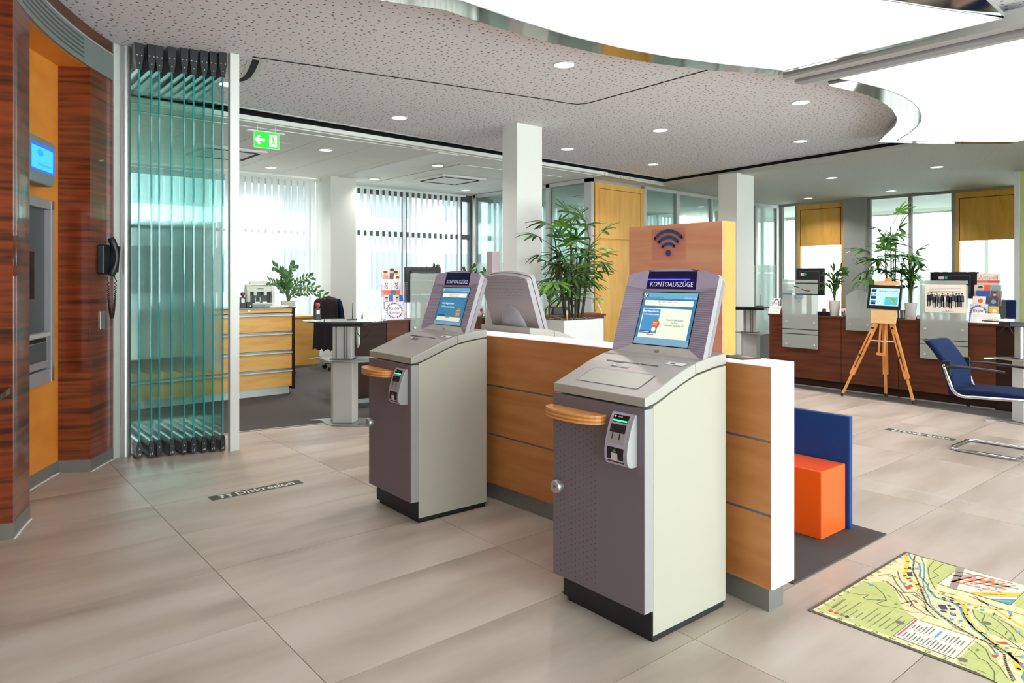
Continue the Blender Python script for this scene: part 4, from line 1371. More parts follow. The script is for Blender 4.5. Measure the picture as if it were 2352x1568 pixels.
bx(.06, .02, .95, .055, '#d05a68')
for i in range(15):
    v = .09 + .058 * i
    bx(.04, v, .07, v + .03, '#d05a68'); bx(.10, v + .005, .10 + rnd.uniform(.2, .34), v + .026, '#76706a')
    if i < 6:
        bx(.50, v, .53, v + .03, '#d05a68'); bx(.56, v + .005, .56 + rnd.uniform(.2, .36), v + .026, '#76706a')
    if i == 7:
        bx(.5, v, .85, v + .04, '#58a8c8')
    if i > 8:
        bx(.50, v, .52, v + .03, '#58a8c8'); bx(.56, v + .005, .56 + rnd.uniform(.2, .36), v + .026, '#76706a')
# legend
for i, (u, v, c) in enumerate(((310, 755, '#d0452c'), (368, 778, '#c23a5a'), (425, 797, '#8a8070'), (480, 818, NV), (538, 838, '#e6e0cc'))):
    pz([(u - 26, v - 6), (u + 8, v - 16), (u + 30, v + 6), (u - 4, v + 14)], c)
for i in range(11):
    a = z8((330 + 62 * i, 735 + 24 * i)); d.rect(a[0], a[1], a[0] + rnd.uniform(.06, .17), a[1] + .0035, '#7c805e')
d.text('SEHENSWÜRDIGKEITEN', z8((360, 700))[0] + .03, z8((360, 700))[1], .014, '#4a4e38', .8)
for i, ch in enumerate('ABCDEFGHIJ'):
    u = 225 + i * 186
    q = z8((u, 772 + (u - 225) * .372)); d.text(ch, q[0], q[1], .030, DG)
for i in range(15):
    q = Vector(z8((185, 735))).lerp(Vector(z8((1110, 162))), i / 14)
    d.text(str(i + 1), q[0], q[1], .026, DG)
# inset town centre
a, b_, c = Vector(z5((1075, 385))), Vector(z5((640, 710))), Vector(z5((2085, 1140)))
e = a + c - b_
d.up(); d.poly([a, b_, c, e], '#4a5a38'); d.up()
cc = (a + c) / 2
d.poly([cc + (p - cc) * .985 for p in (a, b_, c, e)], '#e4dfd0'); d.up()
I1, I2 = a - b_, c - b_       # along +X, along -Y


def iz(u, v):
    return b_ + I1 * u + I2 * v


for (u0, v0), (u1, v1), w in (((.0, .22), (1, .02), .030), ((.02, .30), (.98, .10), .0), ((.55, .02), (.75, .9), .012)):
    if w:
        d.line([iz(u0, v0), iz(u1, v1)], w, '#9c9184')
for v in (.16, .30, .44, .58, .72):
    d.line([iz(.15 + v * .6, v - .04), iz(.72 + v * .2, v + .12)], .010, '#cf7430')
for u in (.28, .46, .64, .8):
    d.line([iz(u, .16), iz(u + .12, .78)], .010, '#cf7430')
for u0, v0, u1, v1 in ((.6, .08, .9, .35), (.75, .05, .85, .2), (.55, .3, .7, .42)):
    d.line([iz(u0, v0), iz(u1, v1)], .006, '#3e6a50')
d.up()
for i in range(24):
    q = iz(rnd.uniform(.2, .9), rnd.uniform(.1, .85)); d.circ(q.x, q.y, .010, rnd.choice(('#cf6a78', '#d88a90', '#cf6a78', '#8ab0b8')), 8, .006)
# motorway band and river in the inset: two strips running across its near corner
t1 = [z5((1240, 880)), z5((2330, 895)), z5((2245, 975)), z5((1500, 960))]
d.up(); d.poly(t1, '#e2c238')
d.poly([z5((1510, 962)), z5((2242, 978)), z5((2195, 1025)), z5((1650, 1010))], '#e6e2d2')
d.poly([z5((1665, 1012)), z5((2192, 1028)), z5((2082, 1134))], BLU)
d.up()
q0, q1 = Vector(z5((1530, 915))), Vector(z5((2010, 938))); qa = (q1 - q0)
d.text('Bundesstr. B37', (q0 + q1).x / 2, (q0 + q1).y / 2, qa.length / 6.2, '#8a6a1c', 1, True, rot=math.atan2(qa.y, qa.x))
q0, q1 = Vector(z5((1835, 1050))), Vector(z5((2080, 1066))); qa = (q1 - q0)
d.text('NECKAR', (q0 + q1).x / 2, (q0 + q1).y / 2, qa.length / 3.6, '#dcecf0', 1, True, rot=math.atan2(qa.y, qa.x))
d.build('print', mp_)
# ================================================================== counters
def onplane(px, py, O, rot, off=0.):
    """photo pixel -> local (x, z) on the vertical plane through O along the local x axis"""
    u = Vector((math.cos(rot), math.sin(rot))); v = Vector((-math.sin(rot), math.cos(rot)))
    r = RXv * ((px - CXP) / FPX) + DXv
    o = Vector(O[:2]) + v * off
    t = o.dot(v) / r.dot(v)
    return (r * t - o).dot(u), CAM_H + (CYP - py) / FPX * t


RO, RR = (8.40, 4.93, 0), R(-90)
LO, LR = (3.50, 6.90, 0), math.atan2(-.62, 3.25)
rx = lambda px, off=0.: onplane(px, 700, RO, RR, off)[0]
lx = lambda px, off=0.: onplane(px, 700, LO, LR, off)[0]


def counter(label, O, rot, joints, dark, length):
    c = thing('service_counter', label, 'counter', O, rot, 'wood service counters')
    for a, b_ in zip(joints, joints[1:]):
        MB().box(a + .003, b_ - .003, 0, .02, .105, .862, 'counter_wood').build('front_panel', c, bevel=.001)
        MB().box(a + .02, b_ - .02, .03, .04, .0, .10, 'alu_soft').build('plinth', c)
    MB().box(dark[0], dark[1], .01, .03, .02, .862, 'counter_dark').build('end_panel', c)
    MB().box(.0, length, .021, .04, .02, .862, 'counter_dark').build('core', c)
    MB().box(-.01, length + .01, -.012, .34, .863, .885, 'counter_wood').build('top', c, bevel=.002)
    MB().box(.05, length - .05, .30, .95, .71, .74, 'counter_wood').build('desk', c)
    for x in (.06, length - .08):
        MB().box(x, x + .02, .04, .93, 0, .71, 'counter_dark').build('side_panel', c)
    return c


Rlen = rx(2342)
counter('long dark wood counter on the right behind the easel', RO, RR, [0, rx(1932), rx(2063), rx(2221), rx(2288)], (rx(2288), Rlen), Rlen)
counter('dark wood counter in the office behind the left kiosk', LO, LR, [lx(888), lx(941), 1.45, 2.2, 2.85, 3.3], (0, lx(888)), 3.32)


def frosted(label, O, rot, x0, x1, z0, z1, gaps, arch=False, bolts=True, wifi=False, wave=False, off=-.035, ridge=None):
    t = thing('glass_screen', label, 'glass screen', O, rot, 'frosted counter screens')
    w = x1 - x0
    if arch:
        top = [(x1 - w * i / 10, z1 - .07 + .07 * math.sin(math.pi * i / 10)) for i in range(11)]
    else:
        top = [(x1, z1), (x0, z1)]
    MB().prism([(x0, z0), (x1, z0)] + top, off, off + .008, 'glass', 'y').build('pane', t)
    f = MB(); zz = [z0 + .002] + [g for g in gaps] + [z1 - .002]
    if arch:
        f.prism([(x0, z0), (x1, z0)] + top, off - .0012, off - .0004, 'frost_screen', 'y')
    else:
        for a, b_ in zip(zz[0::2], zz[1::2]):
            f.box(x0, x1, off - .0012, off - .0004, a, b_, 'frost_screen')
    fo = f.build('frosted_film', t)
    if bolts:
        bl = [(x0 + .05, z0 + .05), (x1 - .05, z0 + .05), (x0 + .05, .80), (x1 - .05, .80)] if not arch else [(x0 + .05, z0 + .07), (x1 - .05, z0 + .07)]
        for x, z in bl:
            MB().lathe([(.0, off - .012), (.012, off - .012), (.014, off - .008), (.014, -.001)], 'alu_soft', 14, (x, 0, z), 'y').build('bolt', t, smooth=40)
    if wave:
        d = Decal((0, off - .0018, 0))
        xa, xb, zc = x0 + w * .14, x1 - w * .12, 1.215
        pts = [(xa + (xb - xa) * i / 16, zc + .028 * math.sin(2 * math.pi * i / 16 * .95)) for i in range(17)]
        d.line(pts[:4], .010, '#c8cec6'); d.line(pts[4:8], .010, '#3c423e'); d.line(pts[9:15], .012, '#3c423e')
        d.build('wave_mark', fo)
    if wifi:
        d = Decal((0, off - .0020, 0)); wifi_icon(d, (x0 + x1) / 2 - .01, 1.055, .085, '#5f93b8'); d.build('wifi_symbol', fo)
    return t


frosted('left frosted counter screen with pale blue wifi symbol', RO, RR, rx(1801), rx(1882), .475, 1.325, [.645, .655, .704, .714, 1.14, 1.152, 1.275, 1.29], wifi=True, wave=True)
frosted('small arched frosted screen between easel and left plant', RO, RR, rx(1946), rx(2006), .735, 1.21, [], arch=True)
frosted('right frosted counter screen carrying the group photo', RO, RR, rx(2116), rx(2226), .475, 1.325, [.63, .638, .682, .69, 1.275, 1.287])
frosted('frosted screen on the office counter beside the leaflet stand', LO, LR, lx(940), lx(1012), .56, 1.40, [1.16, 1.172, 1.32, 1.332], wave=False)
frosted('frosted screen with notice sheet behind the rear kiosk head', LO, LR, lx(1110), lx(1178), .56, 1.42, [1.16, 1.172, 1.32, 1.332])

# group photo poster and notice sheets
def plate(name, label, cat, O, rot, x0, x1, z0, z1, off, draw, back='#e9e2d2'):
    t = thing(name, label, cat, O, rot)
    MB().box(x0, x1, off - .002, off, z0, z1, ink(back)).build('sheet', t)
    d = Decal(((x0 + x1) / 2, off - .0022, (z0 + z1) / 2)); draw(d, x1 - x0, z1 - z0); d.build('print', t)
    return t


def team(d, w, h):
    rnd = random.Random(3)
    for k in range(4):
        d.scribble(-w * .38, w * .38, h * .36 - k * h * .055, h * .018, '#8f8a80')
    cl = ['#23252f', '#2e3342', '#3c3a3c', '#4a5a6c', '#6a6460', '#1f2230', '#c9d0d6', '#2b2b38', '#252a3c', '#3a4660', '#333a48', '#28344a', '#4a4f58']
    for i in range(13):
        x = -w * .40 + w * .80 * i / 12 + rnd.uniform(-.004, .004); y = h * .19 - (.09 * h if i in (2, 4, 6, 8) else rnd.uniform(0, .05) * h)
        d.poly([(x - .019, y - h * .26), (x + .019, y - h * .26), (x + .017, y - h * .06), (x + .008, y - h * .025), (x - .008, y - h * .025), (x - .017, y - h * .06)], cl[i])
        d.rect(x - .014, y - h * .45, x - .002, y - h * .24, rnd.choice(('#1f2028', '#b8b0a8', '#2a2a34', '#5a3a34')))
        d.rect(x + .002, y - h * .45, x + .014, y - h * .24, rnd.choice(('#1f2028', '#b8b0a8', '#2a2a34')))
        d.up(); d.circ(x, y + h * .0, .0095, '#c9a084', 10, .012); d.circ(x, y + h * .025, .0095, rnd.choice(('#4a3524', '#2b2019', '#8a6a48', '#9a938a')), 10, .006); d.k -= 1
    d.up(); d.line([(.008, -h * .405), (.014, -h * .425), (.02, -h * .405)], .005, '#2b3038').line([(.028, -h * .405), (.034, -h * .425), (.04, -h * .405)], .005, '#2b3038'); d.scribble(-.03, .085, -h * .455, h * .013, '#7a7670')


plate('group_photo_poster', 'poster with a row of people mounted on the right counter screen', 'poster', RO, RR, rx(2124, -.04), rx(2219, -.04), onplane(2170, 718, RO, RR, -.04)[1], onplane(2170, 653, RO, RR, -.04)[1], -.0385, team)


def notice(d, w, h):
    d.circ(-w * .2, h * .4, .014, '#4a6ab0', 12)
    for k in range(12):
        d.scribble(-w * .38, w * .36, h * .3 - k * h * .06, h * .014, '#9a98a0')


plate('notice_sheet', 'white printed notice beside the back of the rear kiosk', 'notice', LO, LR, lx(1117, -.04), lx(1142, -.04), 1.0, 1.33, -.0385, notice, '#eeeef4')


# ---- monitors seen from behind
def monitor(label, O, rot, x, y, w, h, z0, base=.74):
    t = thing('monitor', label, 'monitor', (*(Vector(O[:2]) + Vector((math.cos(rot), math.sin(rot))) * x + Vector((-math.sin(rot), math.cos(rot))) * y), 0), rot, 'computer monitors')
    MB().box(-w / 2, w / 2, .0, .035, z0, z0 + h, 'black').build('shell', t, bevel=.006)
    MB().box(-w * .36, w * .36, -.022, .0, z0 + .05, z0 + h - .04, 'black_plastic').build('rear_cover', t, bevel=.01)
    MB().box(-w / 2 + .012, w / 2 - .012, .0352, .037, z0 + .012, z0 + h - .012, 'screen_black').build('screen', t)
    MB().box(-.03, .03, -.035, -.012, base + .01, z0 + h * .6, 'black_plastic').build('stand', t)
    MB().box(-.12, .12, -.1, .1, base, base + .014, 'black_plastic').build('foot', t, bevel=.004)
    d = Decal((0, -.0225, 0)); d.rect(-w * .3, z0 + h * .72, -w * .18, z0 + h * .82, '#d5dad2').circ(-w * .14, z0 + h * .77, h * .055, '#2f9a84', 12); d.build('sticker', t)
    return t


monitor('black monitor seen from behind, above the left frosted screen', RO, RR, rx(1860, .62), .62, .385, .36, onplane(1860, 678, RO, RR, .62)[1])
monitor('black monitor seen from behind, above the group photo poster', RO, RR, rx(2190, .62), .62, .49, .3, onplane(2190, 624, RO, RR, .62)[1] - .3)
monitor('large black monitor in the office behind the leaflet stand', LO, LR, lx(972, .5), .5, .46, .42, onplane(972, 613, LO, LR, .5)[1] - .42)
monitor('black monitor half hidden by the planter palm', LO, LR, lx(1322, .45), .45, .34, .30, onplane(1322, 662, LO, LR, .45)[1])

# ---- tent cards, small objects on the counters
def tent(label, x, y, z, rot, w=.17, h=.09):
    t = thing('tent_card', label, 'card', (x, y, z), rot)
    b = MB(); b.add([(-w / 2, -.05, 0), (w / 2, -.05, 0), (w / 2, 0, h), (-w / 2, 0, h), (-w / 2, .05, 0), (w / 2, .05, 0)], [(0, 1, 2, 3), (3, 2, 5, 4)], 'paper')
    b.add([(-w / 2, -.046, 0), (w / 2, -.046, 0), (w / 2, 0, h - .004), (-w / 2, 0, h - .004), (-w / 2, .046, 0), (w / 2, .046, 0)], [(3, 2, 1, 0), (4, 5, 2, 3)], 'paper'); b.build('card', t)
    d = Decal((0, -.05, 0), (1, 0, 0), (0, .05, h))
    L_ = math.hypot(.05, h)
    for k in range(4):
        d.scribble(-w * .4, w * .4, L_ * (.78 - .17 * k), .004, '#a9a59c')
    d.build('print', t)
    return t


def lw(O, rot, x, y):
    return (O[0] + math.cos(rot) * x - math.sin(rot) * y, O[1] + math.sin(rot) * x + math.cos(rot) * y)


q = lw(LO, LR, lx(862, .06), .06)
tent('white tent card beside the leaflet stand on the office counter', q[0] - .05, q[1], .886, LR, .2, .11)
q = lw(RO, RR, rx(1782, .08), .08); tent('white tent card at the left end of the right counter', *q, .886, RR, .16, .1)
q = lw(RO, RR, rx(2264, .07), .07); tent('long white tent card in front of the right leaflet stand', *q, .886, RR, .26, .1)
q = lw(LO, LR, lx(1374, .1), .1); tent('small tent card beyond the planter at the end of the office counter', *q, .886, LR + .9, .12, .12)


def brochure(label, O, rot, x, y, z, w, h, draw, base='#e8e6e0', tilt=12):
    t = thing('leaflet', label, 'leaflet', (*lw(O, rot, x, y), z), rot, 'leaflets in the stands')
    a = R(tilt); c, s_ = math.cos(a), math.sin(a)
    b = MB().add([(-w / 2, 0, 0), (w / 2, 0, 0), (w / 2, h * s_, h * c), (-w / 2, h * s_, h * c), (-w / 2, .006, 0), (w / 2, .006, 0), (w / 2, h * s_ + .006, h * c), (-w / 2, h * s_ + .006, h * c)],
                 [(0, 1, 2, 3), (7, 6, 5, 4), (0, 4, 5, 1), (3, 2, 6, 7), (0, 3, 7, 4), (1, 5, 6, 2)], ink(base))
    b.build('pages', t)
    d = Decal((0, 0, 0), (1, 0, 0), (0, s_, c)); draw(d, w, h); d.build('cover', t)
    return t


def br_family(d, w, h):
    d.rect(-w / 2, h * .35, w / 2, h, '#c9c6bf').up()
    for x, y, r, sk, hr, cl in ((-w * .28, h * .72, .026, '#d8a488', '#5a3a2c', '#c89080'), (w * .08, h * .82, .028, '#cf9a7a', '#3e2c22', '#4e5058'), (w * .28, h * .72, .026, '#d8a080', '#33231c', '#e0dcd8'), (w * .34, h * .5, .022, '#d89a78', '#6a4430', '#c9a080')):
        d.poly([(x - r * 1.5, h * .36), (x + r * 1.5, h * .36), (x + r, y - r * .7), (x - r, y - r * .7)], cl); d.up()
        d.circ(x, y, r, sk); d.up(); d.circ(x, y + r * .6, r, hr, 12, r * .55)
    d.rect(-w / 2, 0, w / 2, h * .35, '#d9cfe2')


def br_ckt(d, w, h):
    d.rect(-w / 2, 0, w / 2, h, '#e3e1de').up(); d.text('ckt', 0, h * .62, h * .30, '#2a3350', 1, True, rot=R(90)); d.rect(-w / 2, 0, -w / 2 + .002, h, '#b9b6b0')


def br_photo(cl, sk='#d0a088', hr='#2a2220'):
    def f(d, w, h):
        d.rect(-w / 2, 0, w / 2, h, cl[0]).up()
        d.rect(w * .1, h * .3, w / 2, h, cl[1]).poly([(-w * .35, 0), (w * .1, 0), (w * .05, h * .6), (-w * .28, h * .6)], cl[2]).up()
        d.circ(-w * .12, h * .74, w * .15, sk, 12).up().circ(-w * .12, h * .84, w * .15, hr, 12, w * .08)
    return f


def br_kinder(d, w, h):
    d.rect(-w / 2, 0, w / 2, h, '#dfe2f2').up()
    rnd = random.Random(9)
    for i in range(26):
        a = 2 * math.pi * i / 26
        cx, cy = w * .41 * math.cos(a), h * .5 + h * .40 * math.sin(a)
        d.poly([(cx + .013 * math.cos(a + 2.2), cy + .013 * math.sin(a + 2.2)), (cx + .02 * math.cos(a), cy + .02 * math.sin(a)), (cx + .013 * math.cos(a - 2.2), cy + .013 * math.sin(a - 2.2))], rnd.choice(('#c03a4a', '#e0b83a', '#3a56b0', '#b03a60', '#4a9a6a', '#2a3a7a')))
    d.up(); d.circ(0, h * .5, w * .36, '#eeecf0', 24, h * .32); d.up()
    d.text('Kinder', 0, h * .62, w * .21, '#2a2630', 1, True).text('für', 0, h * .5, w * .10, '#8a86a0').text('Kinder', 0, h * .38, w * .21, '#2a2630', 1, True)


def br_plain(c1, c2, c3='#efeae0'):
    def f(d, w, h):
        d.rect(-w / 2, 0, w / 2, h, c1).up().poly([(-w / 2, 0), (w / 2, 0), (w / 2, h * .4), (-w / 2, h * .65)], c2).circ(w * .1, h * .72, w * .2, c3)
    return f


def br_aktuell(d, w, h):
    d.rect(-w / 2, 0, w / 2, h, '#ddd6cc').up()
    d.text('Aktuell', 0, h * .82, w * .30, '#c8542e', 1).rect(-w / 2, h * .60, w / 2, h * .70, '#cc4a2c').up().poly([(-w / 2, h * .60), (w * .05, h * .60), (-w * .05, h * .70), (-w / 2, h * .70)], '#d8683c')
    d.scribble(-w * .45, w * .45, h * .54, h * .015, '#8f887e')


def holder(label, O, rot, x, y, w, tiers):
    t = thing('leaflet_stand', label, 'leaflet stand', (*lw(O, rot, x, y), .886), rot)
    n = len(tiers)
    MB().box(-w / 2, w / 2, -.02, .05 * n, 0, .004, 'acrylic').build('base', t)
    for i, z in enumerate(tiers):
        MB().box(-w / 2, w / 2, .05 * i + .012, .05 * i + .015, max(.004, z - .02), z + .09, 'acrylic').build('divider', t)
    for s_ in (-1, 1):
        MB().box(s_ * w / 2 - .002, s_ * w / 2 + .002, -.02, .05 * n, .004, tiers[-1] + .06, 'acrylic').build('side', t)


# left stand on the office counter
hx, hy = lx(908, .06), .06
lzz = lambda py, off=.06: onplane(905, py, LO, LR, off)[1]
holder('clear stand full of leaflets on the office counter left of the kiosk head', LO, LR, hx, hy + .0, .27, [.0, .12, .2, .28, .36])
brochure('leaflet Kinder für Kinder at the front of the left stand', LO, LR, hx - .0, hy + .005, .891, .215, .20, br_kinder, '#5a74d8')
brochure('blue leaflet with a portrait, left one in the second row of the left stand', LO, LR, hx - .06, hy + .05, 1.00, .115, .16, br_photo(('#d8d4d0', '#2a5ab0', '#26262c')))
brochure('blue leaflet with a portrait, right one in the second row of the left stand', LO, LR, hx + .06, hy + .05, 1.00, .115, .16, br_photo(('#cfccc8', '#2a62b8', '#2c2a2c')))
brochure('orange leaflet peeping out in the middle of the left stand', LO, LR, hx - .0, hy + .10, 1.08, .2, .135, br_plain('#d8603a', '#c9c2ba', '#4a5a78'))
brochure('white leaflet with upright lettering, left one in the left stand', LO, LR, hx - .045, hy + .15, 1.14, .115, .20, br_ckt)
brochure('white leaflet with upright lettering, right one in the left stand', LO, LR, hx + .072, hy + .15, 1.14, .115, .20, br_ckt)
brochure('leaflet with a smiling family at the top of the left stand', LO, LR, hx + .03, hy + .20, 1.22, .22, .26, br_family)
# right stand
gx, gy = rx(2250, .12), .12
holder('clear stand full of leaflets at the right end of the counter', RO, RR, gx + .02, gy, .30, [.0, .1, .17, .24, .32])
brochure('leaflet Kinder für Kinder at the front of the right stand', RO, RR, gx - .02, gy + .005, .891, .17, .19, br_kinder, '#d8a060')
brochure('striped yellow leaflet beside the Kinder leaflet in the right stand', RO, RR, gx + .11, gy + .02, .891, .09, .17, br_plain('#d8b84a', '#c04a3a'), tilt=14)
brochure('leaflet with orange drawing in the second row of the right stand', RO, RR, gx - .03, gy + .06, .99, .12, .17, br_plain('#e8dccc', '#e0d2b8', '#c8702e'))
brochure('dark leaflet with a car picture in the second row of the right stand', RO, RR, gx + .09, gy + .06, .99, .115, .16, br_plain('#3a4048', '#2a6a9a', '#8a9098'))
brochure('blue leaflet with a white peak in the middle of the right stand', RO, RR, gx - .01, gy + .11, 1.06, .13, .16, br_plain('#274a9a', '#c9d4e4', '#274a9a'))
brochure('grey brown leaflet in the third row of the right stand', RO, RR, gx + .11, gy + .11, 1.06, .10, .16, br_photo(('#5a4a48', '#7a6a66', '#3a3434')))
brochure('leaflet with a man and an orange field below the Aktuell sheet', RO, RR, gx - .03, gy + .16, 1.13, .15, .15, br_photo(('#c9b9a8', '#d8582e', '#8a8480')))
brochure('leaflet with teal picture below the Aktuell sheet', RO, RR, gx + .09, gy + .165, 1.13, .10, .15, br_plain('#6a9aa4', '#4a6a5a', '#9a8a88'))
brochure('sheet headed Aktuell rising behind the right leaflet stand', RO, RR, gx + .01, gy + .22, 1.15, .21, .25, br_aktuell, tilt=4)
# small stand at the left end
q = rx(1793, .2)
brochure('leaflet with coloured letters leaning at the left end of the right counter', RO, RR, q - .07, .16, .886, .10, .21, br_kinder, tilt=22)
brochure('blue white leaflets in a holder behind the left frosted screen', RO, RR, q + .05, .24, .886, .14, .30, br_plain('#4a6a9a', '#d8d8dc', '#2a2a38'), tilt=6)
# antenna like pen stands, stamps, little boxes, globe
def pen(label, x, y, z, h=.16):
    t = thing('pen_stand', label, 'pen stand', (x, y, z), LR)
    MB().prism([(-.045, -.03), (.045, -.03), (.03, .03), (-.03, .03)], 0, .012, 'black').build('foot', t, bevel=.002)
    MB().tube([(.01, 0, .01), (.012, 0, h)], [.005, .0035], 'black', 8).build('pen', t)


q = P(850, 731, Z=.965); pen('black chained pen standing on the round table in the office', 3.02, 5.96, .966)
q = lw(RO, RR, rx(1768, .1), .1); pen('black pen on the table at the left end of the right counter', q[0] + .02, q[1] + .16, .966, .15)


def stamp(label, x, y, z, s_=1., knob='#b0402c'):
    t = thing('rubber_stamp', label, 'stamp', (x, y, z), 0)
    b = MB(); b.box(-.026 * s_, .026 * s_, -.018 * s_, .018 * s_, 0, .05 * s_, 'black'); b.build('base', t, bevel=.002)
    b = MB(); b.box(-.026 * s_, -.019 * s_, -.012 * s_, .012 * s_, .05 * s_, .10 * s_, 'black'); b.box(.019 * s_, .026 * s_, -.012 * s_, .012 * s_, .05 * s_, .10 * s_, 'black'); b.box(-.026 * s_, .026 * s_, -.014 * s_, .014 * s_, .095 * s_, .103 * s_, 'black'); b.build('frame', t)
    MB().box(-.016 * s_, .016 * s_, -.01 * s_, .01 * s_, .052 * s_, .09 * s_, 'paper').build('label_plate', t)
    MB().lathe([(.009 * s_, .103 * s_), (.012 * s_, .115 * s_), (.021 * s_, .13 * s_), (.02 * s_, .148 * s_), (.008 * s_, .155 * s_), (0, .155 * s_)], ink(knob, 0, .3), 16).build('knob', t, smooth=50)


stamp('tall black stamp with red knob on the round table', 2.80, 6.20, .966, 1.0)
bx_ = thing('card_box', 'flat black box between the frosted screen and the left pot', 'box', (*lw(RO, RR, rx(1893, .12), .12), .885), RR)
MB().box(-.07, .07, -.05, .05, 0, .05, 'black').build('tray', bx_, bevel=.003)
MB().box(-.012, .012, -.03, .03, .05, .085, ink('#8a4a4a')).build('cards', bx_)
bx_ = thing('pen_box', 'black desk tray behind the planter palm on the office counter', 'box', (*lw(LO, LR, lx(1283, .15), .15), .885), LR)
MB().box(-.11, .11, -.06, .06, 0, .10, 'black').build('tray', bx_, bevel=.003)
MB().box(-.05, -.01, -.03, .03, .10, .115, ink('#c9b23a')).build('notes', bx_)
for lab, px, o_, z_, c1 in (('small painted ball with red top beside the arched screen', 1942, .12, .93, '#c84a3a'), ):
    t = thing('ornament', lab, 'ornament', (*lw(RO, RR, rx(px, o_), o_), .885), RR)
    MB().lathe([(.02, 0), (.045, .03), (.05, .06), (.04, .095), (.015, .11), (0, .112)], ink('#e6ded2'), 16).build('ball', t, smooth=60)
    MB().lathe([(.036, .10), (.012, .128), (0, .13)], ink(c1), 12).build('cap', t)
    d = Decal((0, -.052, .0)); d.rect(-.02, .03, .0, .06, '#3a56a0').rect(.004, .045, .022, .075, '#b83a3a'); d.build('paint', t)
t = thing('candy_bag', 'small white bag with red print right of the left kiosk head', 'bag', (*lw(LO, LR, lx(1100, .1), .1), .885), LR)
MB().lathe([(.03, 0), (.055, .03), (.06, .08), (.04, .12), (.012, .15), (.025, .17), (0, .172)], ink('#e2dcd8', 0, .3), 14).build('bag', t, smooth=60)
d = Decal((0, -.062, 0)); d.circ(0, .085, .02, '#d04a4a', 14); d.build('print', t)
t = thing('wire_pot', 'small patterned pot between easel screen and right plant pot', 'pot', (*lw(RO, RR, rx(2070, .13), .13), .885), RR)
MB().lathe([(.035, 0), (.042, .05), (.045, .10), (.04, .101), (.0, .09)], 'lead_grey', 16).build('pot', t, smooth=40)
for k in range(8):
    MB().box(-.004, .004, -.0465, -.040, .01, .095, 'paper').build('stripe', t, rot=(0, 0, R(45 * k)))
t = thing('desk_clock', 'small black gadget beside the right plant pot', 'gadget', (*lw(RO, RR, rx(2111, .1), .1), .885), RR)
MB().prism([(-.03, 0), (.03, 0), (.02, .05), (-.02, .05)], -.02, .02, 'black', 'y').build('case', t, bevel=.004)
MB().box(-.014, .014, -.021, -.0195, .012, .04, 'paper').build('face', t)
# ================================================================== easel with screen
XE = 8.12
ea = thing('easel', 'wooden tripod easel in front of the right counter', 'easel', (8.12, 3.45, 0))
E0 = Vector((8.12, 3.45, 0))


def ep(px, py, X=XE):
    return P(px, py, X=X) - E0


def easel_leg(top, foot, slot=True):
    l_ = MB(); m1 = top.lerp(foot, .70)
    l_.bar(top, m1, .052, .028, 'easel_wood', (1, 0, 0)); o = l_.build('leg', ea, bevel=.002)
    MB().bar(top.lerp(foot, .66), foot + (top - foot).normalized() * .03, .024, .02, 'easel_wood', (1, 0, 0)).build('leg_extension', o)
    MB().tube([foot + (top - foot).normalized() * .035, foot], [.014, .016], 'rubber', 10).build('rubber_foot', o)
    if slot:
        n_ = Vector((-.017, 0, 0))
        MB().bar(top.lerp(foot, .14) + n_, top.lerp(foot, .6) + n_, .008, .004, 'counter_wood', (1, 0, 0)).build('slot', o)
        for f_ in (.06, .43):
            q_ = top.lerp(foot, f_)
            MB().lathe([(0, -.03), (.012, -.028), (.012, -.012), (.006, .0)], 'black', 12, (q_.x - .012, q_.y, q_.z), 'x').build('knob', o)


f1, f2, f3 = Vector((7.99, 3.795, .016)) - E0, Vector((8.34, 3.46, .016)) - E0, Vector((8.10, 3.075, .016)) - E0
easel_leg(ep(2012, 742), f1); easel_leg(ep(2049, 742), f3); easel_leg(ep(2032, 740, 8.2), f2, False)
b = MB(); b.bar(ep(1996, 781), ep(2056, 785), .012, .012, 'steel_white'); b.build('brace', ea)
for a, c in (((2023, 742), (2018, 812)), ((2036, 742), (2031, 814))):
    MB().bar(ep(*a), ep(*c), .016, .016, 'easel_wood', (1, 0, 0)).build('mast', ea)
MB().bar(ep(2014, 812), ep(2034, 815), .03, .026, 'easel_wood').build('mast_foot', ea)
b = MB(); pts = [(2003, 708), (2062, 712), (2059, 744), (2002, 741)]
b.add([ep(*p_) + Vector((dx, 0, 0)) for dx in (-.025, -.01) for p_ in pts], [(0, 1, 2, 3), (7, 6, 5, 4), (0, 4, 5, 1), (1, 5, 6, 2), (2, 6, 7, 3), (3, 7, 4, 0)], 'easel_board'); b.build('board', ea)
b = MB(); pts = [(2011, 645), (2068, 646), (2068, 655), (2011, 655)]
b.add([ep(*p_) + Vector((dx, 0, 0)) for dx in (-.03, .01) for p_ in pts], [(0, 1, 2, 3), (7, 6, 5, 4), (0, 4, 5, 1), (1, 5, 6, 2), (2, 6, 7, 3), (3, 7, 4, 0)], 'easel_board'); b.build('clamp', ea)
MB().box(ep(2040, 640).x - .01, ep(2040, 640).x + .012, ep(2047, 640).y, ep(2034, 640).y, ep(2040, 646).z, ep(2040, 639).z, 'easel_wood').build('mast_head', ea)
MB().bar(ep(2040, 650) + Vector((.012, 0, 0)), ep(2030, 742) + Vector((.012, 0, 0)), .03, .014, 'easel_wood', (1, 0, 0)).build('mast', ea)
ts = thing('display_screen', 'black framed screen showing a travel slide, held on the easel', 'screen', tuple(E0))
cn = [ep(*p_) + Vector((-.035, 0, 0)) for p_ in ((1999, 653), (2075, 657), (2070, 712), (1993, 708))]
